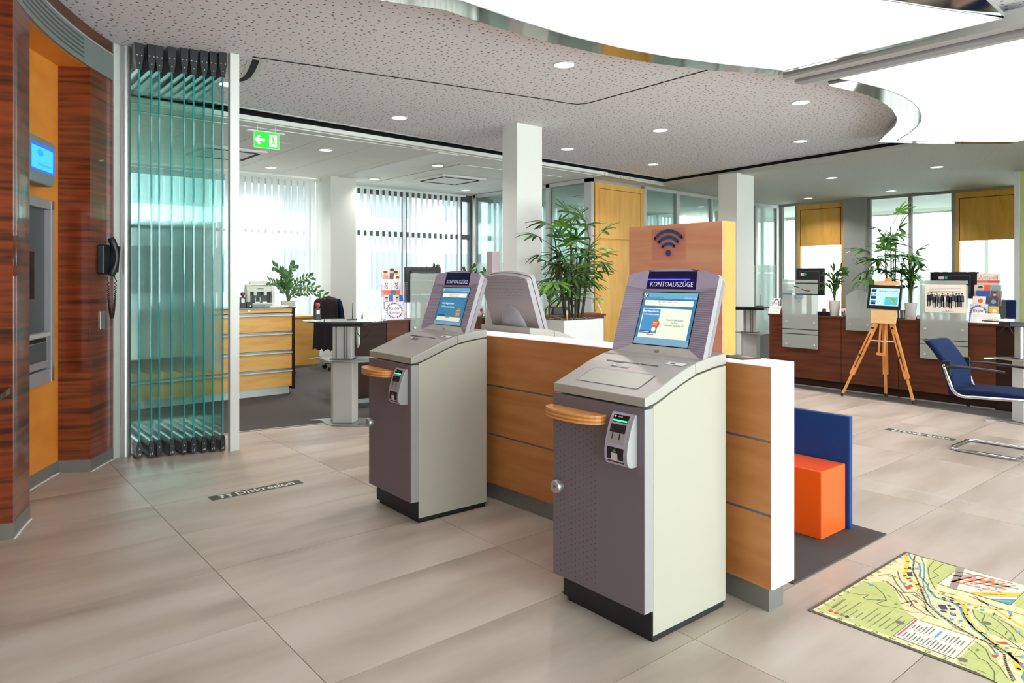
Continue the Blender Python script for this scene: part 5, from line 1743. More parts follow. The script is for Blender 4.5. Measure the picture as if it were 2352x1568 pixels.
b = MB().add(list(cn) + [c + Vector((.022, 0, 0)) for c in cn], [(0, 1, 2, 3), (7, 6, 5, 4), (0, 4, 5, 1), (1, 5, 6, 2), (2, 6, 7, 3), (3, 7, 4, 0)], 'black'); b.build('frame', ts, bevel=.004)
ic = [ep(*p_) + Vector((-.0365, 0, 0)) for p_ in ((2004, 661), (2069, 664), (2066, 703), (2000, 700))]
uxs = (ic[2] - ic[3]); uys = (ic[0] - ic[3]); sw, sh = uxs.length, uys.length
d = Decal(ic[3], uxs, uys, emit=.36)
d.rect(0, 0, sw, sh, '#a4cdea').up()
d.text('Nicaragua – Costa Rica', sw * .64, sh * .84, sh * .125, '#22304a', .92, True).text('Länder voller Naturwunder', sw * .58, sh * .72, sh * .075, '#3a4a66').text('Vortrag, 28. Sept., 19 Uhr, Gemeindesaal', sw * .58, sh * .62, sh * .07, '#3a4a66', .85)
for y, h_, c in ((.78, .18, '#3a5f8a'), (.58, .15, '#4a80b4'), (.38, .17, '#2c3c44'), (.06, .24, '#3a6c9a')):
    d.rect(sw * .03, sh * y, sw * .21, sh * (y + h_), c)
d.up()
for y, h_ in ((.78, .10), (.38, .10), (.06, .13)):
    d.poly([(sw * .03, sh * y), (sw * .21, sh * y), (sw * .21, sh * (y + h_ * .6)), (sw * .14, sh * (y + h_)), (sw * .03, sh * (y + h_ * .7))], '#16222c')
d.circ(sw * .12, sh * .63, sh * .05, '#e4eaf0', 10)
for k in range(5):
    d.scribble(sw * .25, sw * .46, sh * (.44 - .08 * k), sh * .03, '#8fb4d4')
d.rect(sw * .52, sh * .04, sw * .97, sh * .5, '#3aa2dc').up()
d.poly([(sw * .56, sh * .48), (sw * .90, sh * .46), (sw * .88, sh * .24), (sw * .97, sh * .08), (sw * .86, sh * .10), (sw * .72, sh * .26)], '#4f9a5c').up().poly([(sw * .62, sh * .44), (sw * .72, sh * .40), (sw * .80, sh * .24), (sw * .92, sh * .12), (sw * .78, sh * .2)], '#b08a4a')
d.build('slide', ts)

# ================================================================== cantilever visitor chair (faces -y)
def rounded(pts, r, n=5):
    pts = [Vector(p_) for p_ in pts]; out = [pts[0]]
    for a, b_, c in zip(pts, pts[1:], pts[2:]):
        u, v = (a - b_).normalized(), (c - b_).normalized()
        rr = min(r, (a - b_).length * .45, (c - b_).length * .45)
        s_, e_ = b_ + u * rr, b_ + v * rr
        for i in range(n + 1):
            t_ = i / n
            out.append(s_.lerp(b_, t_).lerp(b_.lerp(e_, t_), t_))
    out.append(pts[-1])
    return out


vc = thing('visitor_chair', 'blue cantilever chair with chrome tube frame at the right edge', 'chair', (6.46, 1.85, 0))
w_ = .225
L_pts = [(-w_, .30, .67), (-w_, .22, .43), (-w_, -.30, .455), (-w_, -.245, .013), (-w_, .26, .013), (w_, .26, .013), (w_, -.245, .013), (w_, -.30, .455), (w_, .22, .43), (w_, .30, .67)]
MB().tube(rounded(L_pts, .075), .0125, 'chrome', 10).build('tube_frame', vc, smooth=60)
st = []
for i in range(9):
    y = .24 - .56 * i / 8; z = .475 + .018 * math.sin(math.pi * i / 8) - (.02 if i == 8 else 0)
    st.append((y, z))
prof = [(y, z) for y, z in st] + [(st[-1][0] + .01, .435), (.235, .435)]
MB().prism(prof, -.205, .205, 'fabric_blue', 'x').build('seat', vc, bevel=.018, smooth=50)
bk = []
for i in range(9):
    u = i / 8; bk.append((.235 + .17 * u ** 1.6 - .03 * math.sin(math.pi * u), .43 + .42 * u))
prof = bk + [(y + .045, z) for y, z in reversed(bk)]
MB().prism(prof, -.20, .20, 'fabric_blue', 'x').build('backrest', vc, bevel=.014, smooth=50)
b = MB()
for s_ in (-1, 1):
    b.box(s_ * .215 - .016, s_ * .215 + .016, .25, .315, .58, .70, 'black_plastic')
b.prism([(y + .046, z) for y, z in bk[1:]] + [(y + .058, z) for y, z in reversed(bk[1:])], -.19, .19, 'black_plastic', 'x')
b.build('back_shell', vc, bevel=.004)
for s_ in (-1, 1):
    MB().tube(rounded([(s_ * .225, .29, .655), (s_ * .235, .15, .662), (s_ * .235, -.12, .650)], .05), [.012] * 8, 'black_plastic', 8).build('armrest', vc)


# ================================================================== standing tables with wavy plates
def bistro(label, loc, rotz):
    t = thing('standing_table', label, 'table', loc, rotz, 'grey standing tables')

    def wavy(sx, sy, ph):
        out = []
        for i in range(48):
            a = 2 * math.pi * i / 48
            r_ = 1 + .10 * math.sin(2 * a + ph) + .06 * math.sin(3 * a + ph * 2)
            out.append((sx * r_ * math.cos(a), sy * r_ * math.sin(a)))
        return out
    ell = [(.40 * math.cos(2 * math.pi * i / 40) + .02, .235 * math.sin(2 * math.pi * i / 40)) for i in range(40)]
    MB().prism(ell, .945, .957, 'glass_top').build('table_top', t, bevel=.003)
    MB().box(-.20, .20, -.1, .1, .905, .944, 'black').build('support', t, bevel=.004)
    tip = [(-.34, .05), (-.26, .055), (-.2, .015), (-.15, -.08), (-.06, -.165), (.08, -.19), (.24, -.17), (.36, -.10), (.40, .0), (.36, .1), (.2, .17), (.0, .17), (-.18, .14), (-.30, .09)]
    def smoothp(pts, n=4):
        out = []; k_ = len(pts)
        for i in range(k_):
            p0_, p1_, p2_, p3_ = (Vector(pts[(i + j - 1) % k_]) for j in range(4))
            for q_ in range(n):
                u = q_ / n
                out.append(tuple(.5 * ((2 * p1_) + (p2_ - p0_) * u + (2 * p0_ - 5 * p1_ + 4 * p2_ - p3_) * u * u + (3 * p1_ - p0_ - 3 * p2_ + p3_) * u ** 3)))
        return out
    tp = smoothp(tip)
    MB().prism(tp, .0, .012, 'brushed').build('base_plate', t, bevel=.002)
    MB().prism([(x * 1.03, y * 1.05) for x, y in tp], .585, .598, 'brushed').build('lower_shelf', t, bevel=.002)
    MB().prism([(-.125, .02), (-.08, -.09), (.105, -.09), (.13, .02), (.10, .09), (-.09, .09)], .012, .585, 'alu_soft').build('lower_column', t, bevel=.006)
    b = MB(); b.box(-.09, .09, -.055, .055, .60, .905, 'alu_soft'); b.build('upper_column', t, bevel=.004)
    for x in (-.055, .02, .045):
        MB().box(x - .006, x + .006, -.0585, -.054, .602, .903, 'alu_dark').build('groove', t)
    MB().box(-.115, .115, -.075, .075, .598, .604, 'black').build('collar', t)
    for z in (.66, .72, .78, .84):
        MB().lathe([(.003, -.0605), (.003, -.058)], 'black', 8, (.03, 0, z), 'y').build('hole', t)
    return t


mat('glass_top', '#39433f', .08, 0, coat=.6)
b0 = bistro('grey standing table with dark glass top in front of the office counter', (3.02, 6.12, 0), R(-39.6))
dup(b0, (8.75, 5.42, 0), R(-70), 'grey standing table at the left end of the right counter')
dup(b0, (7.93, 2.02, 0), R(-50), 'grey standing table at the right picture edge behind the blue chair')
t = thing('cable', 'black cable hanging under the table beside the office counter', 'cable', (0, 0, 0))
cb = [P(x, y, D=6.75) for x, y in ((818, 748), (820, 765), (828, 773), (838, 774), (846, 768), (851, 752), (854, 745))]
MB().tube(rounded(cb, .03), .004, 'black', 6).build('cord', t)
t = thing('cable', 'black cable looping at the right end of the counter', 'cable', (0, 0, 0))
cb = [P(x, y, X=8.38) for x, y in ((2300, 762), (2308, 750), (2318, 750), (2326, 765), (2336, 774), (2345, 770), (2352, 762))]
MB().tube(rounded(cb, .03), .006, 'black', 6).build('cord', t)
t = thing('table_bracket', 'white bracket arm under the glass table in the office', 'bracket', (0, 0, 0))
MB().tube([P(812, 746, D=6.85), P(822, 752, D=6.85), P(823, 790, D=6.85), P(821, 798, D=6.85)], [.018, .02, .018, .006], 'steel_white', 8).build('arm', t)

# ================================================================== office: drawer cabinet and what stands on it
CO, CR_ = (3.31, 8.0, 0), 0.
cb = thing('drawer_cabinet', 'wide maple drawer cabinet with steel handle strips behind the folded glass', 'cabinet', CO, 0)
cz = lambda py: onplane(610, py, CO, 0)[1]
MB().box(-1.75, -.006, .02, .55, .10, .995, 'counter_wood').build('body', cb)
MB().box(-.02, .012, -.02, .56, .06, 1.0, 'counter_dark').build('side_panel', cb)
MB().box(-1.75, -.04, .03, .53, 0, .10, 'steel_white').build('plinth', cb)
MB().box(-1.76, .018, -.03, .56, .998, 1.012, 'black_gloss').build('top', cb)
dz = [(cz(718), cz(708)), (cz(762), cz(727)), (cz(806), cz(770)), (cz(849), cz(814)), (cz(891), cz(857))]
for i, (z0, z1) in enumerate(dz):
    d_ = MB().box(-1.74, -.024, -.018, .02, z0, z1, 'maple_drawer').build('drawer', cb, bevel=.001)
    if i:
        MB().box(-1.74, -.022, -.032, .0, z1 + .003, z1 + .017, 'alu_soft').build('handle', d_, bevel=.002)
        MB().box(-1.74, -.022, -.012, .02, z1 + .017, z1 + .036, 'alu_dark').build('recess', d_)
    else:
        MB().lathe([(0, -.024), (.009, -.024), (.009, -.017)], 'chrome', 12, (-.52, 0, (z0 + z1) / 2), 'y').build('lock', d_)
TZ = 1.012
# banknote counter
nx, _ = onplane(596, 660, CO, 0, .2)
mc = thing('note_counter', 'grey banknote counting machine on the drawer cabinet', 'machine', (3.31 + nx, 8.15, TZ), R(-12))
prof = [(-.0, .0), (-.0, .14), (.02, .19), (.06, .24), (.12, .262), (.2, .262), (.24, .2), (.25, .0)]
for s_ in (-1, 1):
    MB().prism(prof, s_ * .135 - .018, s_ * .135 + .018, 'machine_grey', 'x').build('side_cover', mc, bevel=.006)
MB().prism([(.02, .18), (.06, .235), (.12, .255), (.2, .255), (.24, .2), (.24, .16)], -.118, .118, 'machine_grey', 'x').build('top_cover', mc, bevel=.004)
MB().box(-.118, .118, .10, .24, .01, .2, 'lead_grey').build('mechanism', mc)
MB().box(-.118, .118, -.005, .24, .0, .035, 'grille_grey').build('base', mc)
MB().box(-.118, .118, -.004, .1, .035, .05, 'machine_grey').build('tray', mc)
for x in (-.055, .0):
    MB().lathe([(.0, -.006), (.032, -.006), (.032, .006), (0, .006)], 'machine_grey', 16, (x, .09, .085), 'x').build('wheel', mc)
for x in (-.06, .05):
    MB().box(x - .018, x + .018, .015, .1, .135, .18, 'machine_grey').build('guide', mc, bevel=.003)
for x in (-.04, .04):
    MB().box(x - .025, x + .025, -.002, .03, .05, .062, 'paper').build('note_stop', mc)
d = Decal((0, .0405, .2135), (1, 0, 0), (0, .04, .055)); d.rect(-.04, -.012, .04, .012, '#9fb0a4').up().rect(-.03, -.004, .03, .004, '#56665c'); d.build('display', mc)
MB().prism([(.10, .262), (.19, .30), (.2, .30), (.2, .262)], -.10, .10, 'machine_grey', 'x').build('hopper', mc)
x_, _ = onplane(556, 700, CO, 0, .1)
stamp('stamp with red top beside the counting machine', 3.31 + x_, 8.08, TZ, 1.15, '#8a3a34')
x_, _ = onplane(549, 700, CO, 0, .16)
stamp('second stamp at the left, close to the flat aluminium post', 3.31 + x_ - .02, 8.2, TZ, 1.1, '#9a4438')
x_, _ = onplane(571, 700, CO, 0, .08)
t = thing('ink_pad', 'small black box in front of the counting machine', 'box', (3.31 + x_, 8.08, TZ)); MB().box(-.035, .035, -.03, .03, 0, .065, 'black').build('case', t, bevel=.004); MB().lathe([(.006, -.0315), (.006, -.029)], 'alu', 10, (.01, 0, .02), 'y').build('button', t)
pp = thing('paper_pile', 'thin stack of white paper on the right end of the cabinet', 'paper', (3.16, 8.12, TZ), R(6)); MB().box(-.13, .10, -.09, .09, 0, .014, 'paper').build('sheets', pp); MB().box(-.12, .09, -.085, .08, .0145, .017, ink('#f4f2ec')).build('top_sheet', pp, rot=(0, 0, .05))

# desk, office chairs, jacket
dk = thing('office_desk', 'maple office desk with closed side panel behind the drawer cabinet', 'desk', (4.2, 10.3, 0))
MB().box(-1.2, .50, -.02, .65, .735, .762, 'maple_drawer').build('top', dk, bevel=.002)
MB().box(-.1, .48, .0, .03, .02, .735, 'maple_drawer').build('side_panel', dk)
MB().box(-1.15, -1.12, .02, .6, 0, .735, 'maple_drawer').build('side_panel', dk)
t = thing('document_box', 'flat cream box on the office desk', 'box', (4.1, 10.45, .762)); MB().box(-.2, .2, -.12, .12, 0, .05, ink('#d8cfae')).build('box', t, bevel=.003); MB().box(-.19, .19, -.115, .115, .05, .062, ink('#e2dcc4')).build('lid', t)


def office_chair(label, loc, rotz, z=.47):
    t = thing('office_chair', label, 'chair', loc, rotz, 'blue office swivel chairs')
    for k in range(5):
        a = 2 * math.pi * k / 5 + .3
        l_ = MB().tube([(.03 * math.cos(a), .03 * math.sin(a), .10), (.3 * math.cos(a), .3 * math.sin(a), .075)], [.022, .014], 'chrome', 8).build('leg', t)
        b_ = MB()
        for s_ in (-.014, .014):
            b_.lathe([(0, s_ - .008), (.03, s_ - .008), (.03, s_ + .008), (0, s_ + .008)], 'black', 12, (.3 * math.cos(a), .3 * math.sin(a), .034), 'y')
        b_.build('castor', l_)
    MB().tube([(0, 0, .09), (0, 0, z - .05)], .028, 'black', 12).build('column', t)
    MB().prism([(-.24, -.2), (-.2, -.25), (.2, -.25), (.24, -.2), (.24, .2), (.2, .24), (-.2, .24), (-.24, .2)], z - .045, z + .035, 'fabric_blue').build('seat', t, bevel=.025, smooth=50)
    bkp = [(.23 + .10 * (i / 6) ** 1.4, z + .06 + .52 * i / 6) for i in range(7)]
    MB().prism(bkp + [(y + .05, zz_) for y, zz_ in reversed(bkp)], -.21, .21, 'fabric_blue', 'x').build('backrest', t, bevel=.02, smooth=50)
    MB().tube([(0, .1, z - .04), (0, .27, z - .02), (0, .33, z + .25)], .02, 'black', 8).build('back_support', t)
    return t


oc1 = office_chair('blue swivel chair half hidden behind the drawer cabinet', (3.62, 9.42, 0), R(60))
dup(oc1, (4.76, 9.63, 0), R(115), 'blue swivel chair with a dark jacket over its back')
dup(oc1, (10.9, 3.15, 0), R(-80), 'blue swivel chair behind the right end of the counter')
jk = thing('jacket', 'dark maroon jacket hanging over the swivel chair back', 'jacket', (4.76, 9.63, 0), R(115))
vs, fs = [], []
NJ = 14
rnd = random.Random(2)
path = [(.20, .62), (.22, .80), (.26, 1.0), (.31, 1.09), (.365, 1.10), (.405, 1.03), (.40, .85), (.39, .65), (.40, .45), (.41, .34)]
for i, (y, z) in enumerate(path):
    for j in range(NJ + 1):
        u = j / NJ - .5
        wv = .018 * math.sin(j * 1.3 + i * .4) + .01 * math.sin(j * 2.9 + i)
        wd = .40 + (.10 if i > 5 else 0) * (i - 5) / 4
        drop = -.10 * abs(u) * 2 if i in (3, 4) else -.05 * (j % 3) * (i > 8)
        vs.append((u * wd, y + wv * (.4 if i in (3, 4) else 1), z + drop * .6))
for i in range(len(path) - 1):
    for j in range(NJ):
        a = i * (NJ + 1) + j; fs.append((a, a + 1, a + NJ + 2, a + NJ + 1))
o = MB().add(vs, fs, 'fabric_dark').build('cloth', jk, smooth=80)
so = o.modifiers.new('thick', 'SOLIDIFY'); so.thickness = .012; sb = o.modifiers.new('sub', 'SUBSURF'); sb.levels = sb.render_levels = 1
# narrow mauve board beside the white column
t = thing('narrow_board', 'narrow mauve board standing left of the white square column', 'board', (4.93, 6.02, 0), R(0))
b_ = P(1131, 577, Y=6.0); e_ = P(1149, 577, Y=6.0)
MB().box(b_.x - 4.93, e_.x - 4.93, -.02, .08, 0, b_.z, 'mauve').build('panel', t, bevel=.003) if 'mauve' in M else None
if 'mauve' not in M:
    mat('mauve', '#a8989c', .6)
    MB().box(b_.x - 4.93, e_.x - 4.93, -.02, .08, .02, b_.z, 'mauve').build('panel', t, bevel=.003)
    MB().box(b_.x - 4.95, e_.x - 4.91, -.05, .11, 0, .02, 'alu_dark').build('foot', t)
# box under the office counter
t = thing('foot_rest', 'dark box on the carpet under the office counter', 'box', (3.55, 6.72, .004), LR); MB().box(-.12, .12, -.08, .08, .0, .05, 'black').build('lid', t, bevel=.004); MB().box(-.11, .11, -.07, .07, .05, .07, 'grille_grey').build('pad', t)
# ================================================================== plants
def fan_leaf_mesh(name, n, span, lp, ll, lw_, droop, mm, seed):
    """lady palm leaf: bent stalk along +x and a fan of folded blades"""
    rnd = random.Random(seed); b = MB()
    st_ = [(lp * i / 4, 0, .10 * lp * math.sin(math.pi * .5 * i / 4)) for i in range(5)]
    b.tube(st_, .0028, 'stem_green', 5)
    o = Vector(st_[-1])
    for k in range(n):
        a = R(-span / 2 + span * k / (n - 1) + rnd.uniform(-5, 5)); L_ = ll * rnd.uniform(.8, 1.05) * (1 - .18 * abs(k / (n - 1) - .5) * 2); wd = lw_ * rnd.uniform(.8, 1.1)
        c, s_ = math.cos(a), math.sin(a); rows = []
        for i, (u, ww) in enumerate(((0, .25), (.25, .8), (.5, 1.), (.8, .75), (1., .25))):
            z = .04 * u - droop * u * u * (.8 + .4 * rnd.random())
            m_ = o + Vector((c * L_ * u, s_ * L_ * u, z * L_ * 2))
            sd = Vector((-s_, c, 0)) * wd * ww / 2
            rows.append((m_ - sd + Vector((0, 0, .004)), m_, m_ + sd + Vector((0, 0, .004))))
        vs = [p for r_ in rows for p in r_]
        fs = []
        for i in range(4):
            for j in range(2):
                fs.append((i * 3 + j, i * 3 + j + 1, i * 3 + j + 4, i * 3 + j + 3))
        b.add(vs, fs, mm)
    o = b.build(name)
    me = o.data
    bpy.data.objects.remove(o)
    return me


LEAVES = [fan_leaf_mesh('leaf', 6, 200, .20, .20, .040, .12, 'leaf', 1), fan_leaf_mesh('leaf', 6, 170, .26, .22, .040, .24, 'leaf', 2), fan_leaf_mesh('leaf', 7, 230, .16, .18, .034, .16, 'leaf', 3), fan_leaf_mesh('leaf', 6, 180, .23, .21, .040, .14, 'leaf_light', 4), fan_leaf_mesh('leaf', 5, 130, .28, .24, .044, .34, 'leaf', 5)]


def lady_palm(label, loc, stems, nleaf, scale, seed, z0, spread=1.):
    t = thing('lady_palm', label, 'plant', loc)
    rnd = random.Random(seed)
    for i, (dx, dy, h) in enumerate(stems):
        pts = [(dx * .45, dy * .45, z0)] + [(dx * (.45 + .55 * u), dy * (.45 + .55 * u), z0 + h * u) for u in (.35, .7, 1)]
        MB().tube(pts, [.011 * scale, .01 * scale, .008 * scale, .005 * scale], 'trunk', 7).build('stem', t)
        for k in range(nleaf):
            u = .38 + .62 * (k + .5) / nleaf
            q = Vector((dx * (.45 + .55 * u), dy * (.45 + .55 * u), z0 + h * u))
            me = rnd.choice(LEAVES)
            o = bpy.data.objects.new('leaf', me); COL.objects.link(o); o.parent = t
            o.location = q
            tilt = R(rnd.uniform(5, 45)) if u > .8 else R(rnd.uniform(-20, 25))
            if k == nleaf - 1:
                tilt = R(rnd.uniform(45, 75))
            o.rotation_euler = (R(rnd.uniform(-15, 15)), -tilt, k * 2.4 + i * 1.1 + rnd.uniform(-.3, .3))
            s_ = scale * rnd.uniform(.8, 1.1) * (1 if u > .6 else .8)
            o.scale = (s_ * spread, s_ * spread, s_)
    return t


# planter with the large palm
pc = Vector((5.43, 5.60))
pl = thing('planter_box', 'white square planter beside the column holding the large palm', 'planter', (pc.x, pc.y, 0))
hw_, hd_, ph_ = .30, .26, .905
b = MB()
b.box(-hw_, hw_, -hd_, -hd_ + .02, 0, ph_, 'planter'); b.box(-hw_, hw_, hd_ - .02, hd_, 0, ph_, 'planter'); b.box(-hw_, -hw_ + .02, -hd_ + .02, hd_ - .02, 0, ph_, 'planter'); b.box(hw_ - .02, hw_, -hd_ + .02, hd_ - .02, 0, ph_, 'planter')
b.build('shell', pl)
vs, fs = [], []
rnd = random.Random(5); n = 16
for i in range(n + 1):
    for j in range(n + 1):
        vs.append((-hw_ + .02 + (2 * hw_ - .04) * i / n, -hd_ + .02 + (2 * hd_ - .04) * j / n, ph_ - .025 + rnd.uniform(-.008, .016) + .03 * math.sin(math.pi * i / n) * math.sin(math.pi * j / n)))
for i in range(n):
    for j in range(n):
        a = i * (n + 1) + j; fs.append((a, a + 1, a + n + 2, a + n + 1))
MB().add(vs, fs, 'soil').build('soil', pl)
bk_ = MB()
for i in range(160):         # bark chips on the soil
    x, y = rnd.uniform(-hw_ + .03, hw_ - .03), rnd.uniform(-hd_ + .03, hd_ - .03)
    a = rnd.uniform(0, 3.1); u = Vector((math.cos(a), math.sin(a), rnd.uniform(-.3, .3))) * .013
    bk_.bar(Vector((x, y, ph_ + .008)) - u, Vector((x, y, ph_ + .012)) + u, .01, .006, ink(rnd.choice(('#6a5340', '#8f7a62', '#4a3626', '#a8957c'))))
o = bk_.build('bark_chips', pl); o['kind'] = 'stuff'
gg = P(1302, 728, D=(pc.x - .2) * DXv.x + (pc.y - .2) * DXv.y)
t = thing('water_gauge', 'small orange and white water gauge stuck in the planter soil', 'gauge', (gg.x, gg.y, ph_))
MB().tube([(0, 0, -.03), (0, 0, .05)], .009, ink('#c9832a'), 10).build('body', t); MB().tube([(0, 0, .05), (0, 0, .10)], .005, ink('#e6e2da'), 8).build('rod', t)
lady_palm('large lady palm growing in the white planter beside the column', (pc.x + .05, pc.y - .05, 0), [(-.20, .10, .95), (.0, .05, 1.10), (.22, -.05, .80), (-.10, -.15, .75), (.12, .18, 1.0), (.25, .12, .62), (-.28, -.05, .68), (.05, -.2, .9), (-.12, .0, .55)], 9, 1.12, 11, ph_ - .03, 1.0)


def pot(name, label, loc, r0, r1, h, mm='pot_white', soil=True):
    t = thing(name, label, 'pot', loc)
    MB().lathe([(0, 0), (r0, 0), (r1, h), (r1 - .006, h), (r1 - .012, h - .02)], mm, 24).build('pot', t, smooth=40)
    MB().lathe([(0, h - .018), (r1 - .01, h - .018)], 'soil', 16).build('soil', t)
    return t


def zz_plant(label, loc, stems, z0, seed, leaf=.055):
    t = thing('zz_plant', label, 'plant', loc)
    rnd = random.Random(seed)
    for (dx, dy, h, bend) in stems:
        pts = [Vector((dx * u ** 1.5 * 1.0, dy * u ** 1.5, z0 + h * math.sin(u * math.pi / 2) - bend * u * u * u)) for u in (0, .2, .4, .6, .8, 1)]
        b = MB(); b.tube(pts, [.007, .0065, .006, .005, .004, .002], 'stem_green', 6)
        for k in range(9):
            u = .28 + .72 * k / 8; f_ = u * 5; i = min(4, int(f_)); q = pts[i].lerp(pts[i + 1], f_ - i); tn = (pts[i + 1] - pts[i]).normalized()
            sd = tn.cross(Vector((rnd.uniform(-.4, .4), rnd.uniform(-1, -.3), .2))).normalized()
            for s_ in (-1, 1):
                L_ = leaf * rnd.uniform(.8, 1.2)
                e = (sd * s_ * .8 + tn * .7 + Vector((0, 0, rnd.uniform(-.2, .3)))).normalized() * L_
                w_ = e.cross(Vector((rnd.uniform(-.5, .5), -1, .3))).normalized() * L_ * .22
                b.add([q, q + e * .35 - w_ * .8, q + e * .7 - w_ * .8, q + e, q + e * .7 + w_ * .8, q + e * .35 + w_ * .8, q + e * .5 + e.cross(w_).normalized() * L_ * .05], [(0, 1, 6), (1, 2, 6), (2, 3, 6), (3, 4, 6), (4, 5, 6), (5, 0, 6)], 'leaf_zz')
        b.build('frond', t)
    return t


q = lw(RO, RR, rx(1917, .15), .15)
pot('plant_pot', 'pale tapered pot with a glossy plant left of the arched screen', (*q, .885), .052, .068, .19)
zz_plant('glossy leafed plant in the pale pot left of the arched screen', (*q, .885), [(.04, -.06, .40, .0), (-.02, .10, .36, .02), (.02, -.12, .36, .0), (0, .02, .42, .0), (.03, .06, .30, .0), (-.03, -.07, .30, .05), (.0, .14, .24, .04), (.02, -.02, .34, .0)], .17, 3, .08)
q = lw(RO, RR, rx(2092, .15), .15)
pot('plant_pot', 'pale tapered pot right of the easel screen', (*q, .885), .048, .066, .185)
zz_plant('glossy upright plant in the pale pot right of the easel screen', (*q, .885), [(.04, -.05, .48, 0), (-.02, .06, .44, 0), (.02, -.10, .42, 0), (0, .02, .52, 0), (.02, .09, .36, 0), (-.03, -.02, .34, 0), (0, -.04, .45, 0)], .165, 8, .075)
q = lw(RO, RR, rx(2050, .25), .25)
pot('plant_pot', 'grey pot hidden behind the easel screen', (*q, .885), .07, .09, .16, 'lead_grey')
lady_palm('tall lady palm rising behind the easel screen', (*q, .885), [(.02, .03, .92), (-.03, -.05, .70), (.03, .10, .62), (.0, -.12, .55), (.02, .0, .60), (-.04, .06, .48)], 8, .95, 23, .14, 1.05)
# plant on the cabinet
q = (3.31 + onplane(662, 700, CO, 0, .2)[0], 8.2)
pot('plant_pot', 'low pale pot at the right end of the drawer cabinet', (*q, TZ), .075, .085, .06, 'machine_grey')
zz_plant('sprawling leafy plant with arching fronds on the drawer cabinet', (*q, TZ), [(-.16, .0, .42, .0), (-.10, -.05, .36, 0), (-.02, .0, .32, .0), (.10, .05, .44, .0), (.28, -.02, .30, .0), (.45, .0, .30, .22), (.34, -.05, .16, .06), (-.2, .02, .24, .0), (-.06, .04, .22, 0)], .05, 5, .075)
# foliage behind the office counter
for px, lab, s in ((995, 'leafy plant top above the black office monitor', 1), (1080, 'dark leaves between the two kiosk heads, left cluster', 2), (1125, 'leaf tips beside the narrow mauve board', 3)):
    q = lw(LO, LR, lx(px, .75), .75)
    pot('plant_pot', 'pot under the ' + lab, (*q, .74), .06, .08, .16)
    zz_plant(lab, (*q, .74), [(-.1, 0, .55, .0), (.12, .02, .56, .03), (0, -.05, .60, 0), (.22, 0, .50, .08), (-.2, .03, .48, .05)], .14, 30 + s, .07)
q = lw(LO, LR, lx(1262, .2), .2)
pot('plant_pot', 'small pot behind the rear kiosk at the planter', (*q, .885), .05, .06, .08)
zz_plant('small green plant between the rear kiosk and the planter', (*q, .885), [(-.05, 0, .22, 0), (.06, 0, .24, 0), (0, -.03, .2, 0), (.02, .03, .25, 0)], .06, 41, .06)

# ================================================================== person at the right edge (only legs in view)
pq = P(2402, 897, Z=0)
pe = thing('person', 'person in black clothes standing at the right edge behind the counter end', 'person', (pq.x, pq.y, 0.004), R(60))
V = [(0, 0, .95), (0, 0, 1.12), (0, -.01, 1.30), (0, -.01, 1.42), (0, -.01, 1.50), (0, -.02, 1.58), (0, -.02, 1.68),
     (.10, 0, .90), (.11, -.01, .50), (.11, .01, .12), (.11, .0, .06), (.115, -.14, .035), (-.10, 0, .90), (-.11, -.01, .50), (-.11, .01, .12), (-.11, .0, .06), (-.115, -.14, .035),
     (.18, -.01, 1.40), (.23, 0, 1.14), (.22, -.10, .92), (.21, -.15, .84), (-.18, -.01, 1.40), (-.23, 0, 1.14), (-.22, -.10, .92), (-.21, -.15, .84)]
Ed = [(0, 1), (1, 2), (2, 3), (3, 4), (4, 5), (5, 6), (0, 7), (7, 8), (8, 9), (9, 10), (10, 11), (0, 12), (12, 13), (13, 14), (14, 15), (15, 16), (3, 17), (17, 18), (18, 19), (19, 20), (3, 21), (21, 22), (22, 23), (23, 24)]
Rd = [.15, .13, .15, .13, .055, .085, .085, .10, .072, .042, .04, .035, .10, .072, .042, .04, .035, .065, .048, .035, .028, .065, .048, .035, .028]
me = bpy.data.meshes.new('figure'); me.from_pydata(V, Ed, [])
fo = bpy.data.objects.new('figure_tmp', me); COL.objects.link(fo)
bpy.context.view_layer.objects.active = fo
sk = fo.modifiers.new('skin', 'SKIN')
for i, sv in enumerate(me.skin_vertices[0].data):
    sv.radius = (Rd[i], Rd[i] * .85); sv.use_root = (i == 0)
ss = fo.modifiers.new('sub', 'SUBSURF'); ss.levels = ss.render_levels = 2
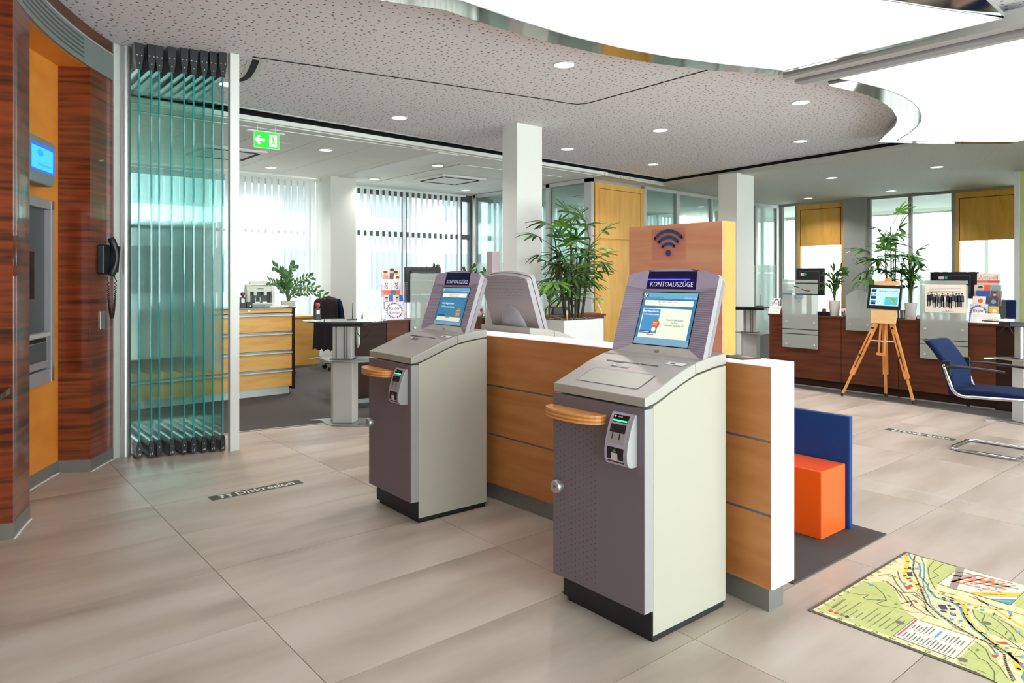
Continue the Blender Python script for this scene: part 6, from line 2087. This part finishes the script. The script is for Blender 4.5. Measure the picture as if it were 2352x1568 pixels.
dg = bpy.context.evaluated_depsgraph_get()
me2 = bpy.data.meshes.new_from_object(fo.evaluated_get(dg))
bpy.data.objects.remove(fo)
for mm in ('cloth_black', 'skin', 'black'):
    me2.materials.append(M[mm])
for p_ in me2.polygons:
    c = p_.center
    p_.material_index = 2 if c.z < .075 else 1 if (c.z < .17 or c.z > 1.46 or (abs(c.x) > .17 and c.z < .88)) else 0
    p_.use_smooth = True
bo = bpy.data.objects.new('body', me2); COL.objects.link(bo); bo.parent = pe
hr = []
hv, hf = [], []
for i in range(9):
    for j in range(17):
        th_, ph2 = math.pi * .5 * i / 8 * 1.25, math.pi * 2 * j / 16
        lim = 1.0 if math.sin(ph2) > -.25 else .62          # hair line over the brow, longer at the back
        t2 = min(th_, math.pi * .5 * 1.25 * lim)
        hv.append((.098 * math.sin(t2) * math.cos(ph2), -.012 + .108 * math.sin(t2) * math.sin(ph2), 1.665 + .115 * math.cos(t2)))
for i in range(8):
    for j in range(16):
        a = i * 17 + j; hf.append((a, a + 1, a + 18, a + 17))
MB().add(hv, hf, 'hair').build('hair', pe, smooth=60)
fc = MB(); fc.prism([(-.012, 1.60), (.012, 1.60), (.004, 1.655), (-.004, 1.655)], -.125, -.09, 'skin', 'y'); fc.build('nose', pe, bevel=.004)
for s_ in (-1, 1):
    MB().lathe([(0, -.006), (.009, -.004), (.011, .004)], 'paper', 10, (s_ * .033, -.098, 1.652), 'y').build('eye', pe)
MB().box(-.024, .024, -.102, -.09, 1.570, 1.578, ink('#9a5a50')).build('mouth', pe)
hb = MB()
for s_ in (-1, 1):
    for f_ in range(5):
        x0_ = s_ * (.20 + .008 * f_)
        hb.tube([(x0_, -.16, .84), (x0_, -.175 - .004 * f_, .80), (x0_ - s_ * .004, -.165, .765 + .006 * abs(f_ - 2))], [.009, .008, .006], 'skin', 6)
hb.build('fingers', pe)

for m_ in bpy.data.materials:      # small glowing prints need no light sampling of their own
    if m_.name.startswith(('glow_', 'led_', 'down_glow')):
        m_.cycles.emission_sampling = 'NONE'
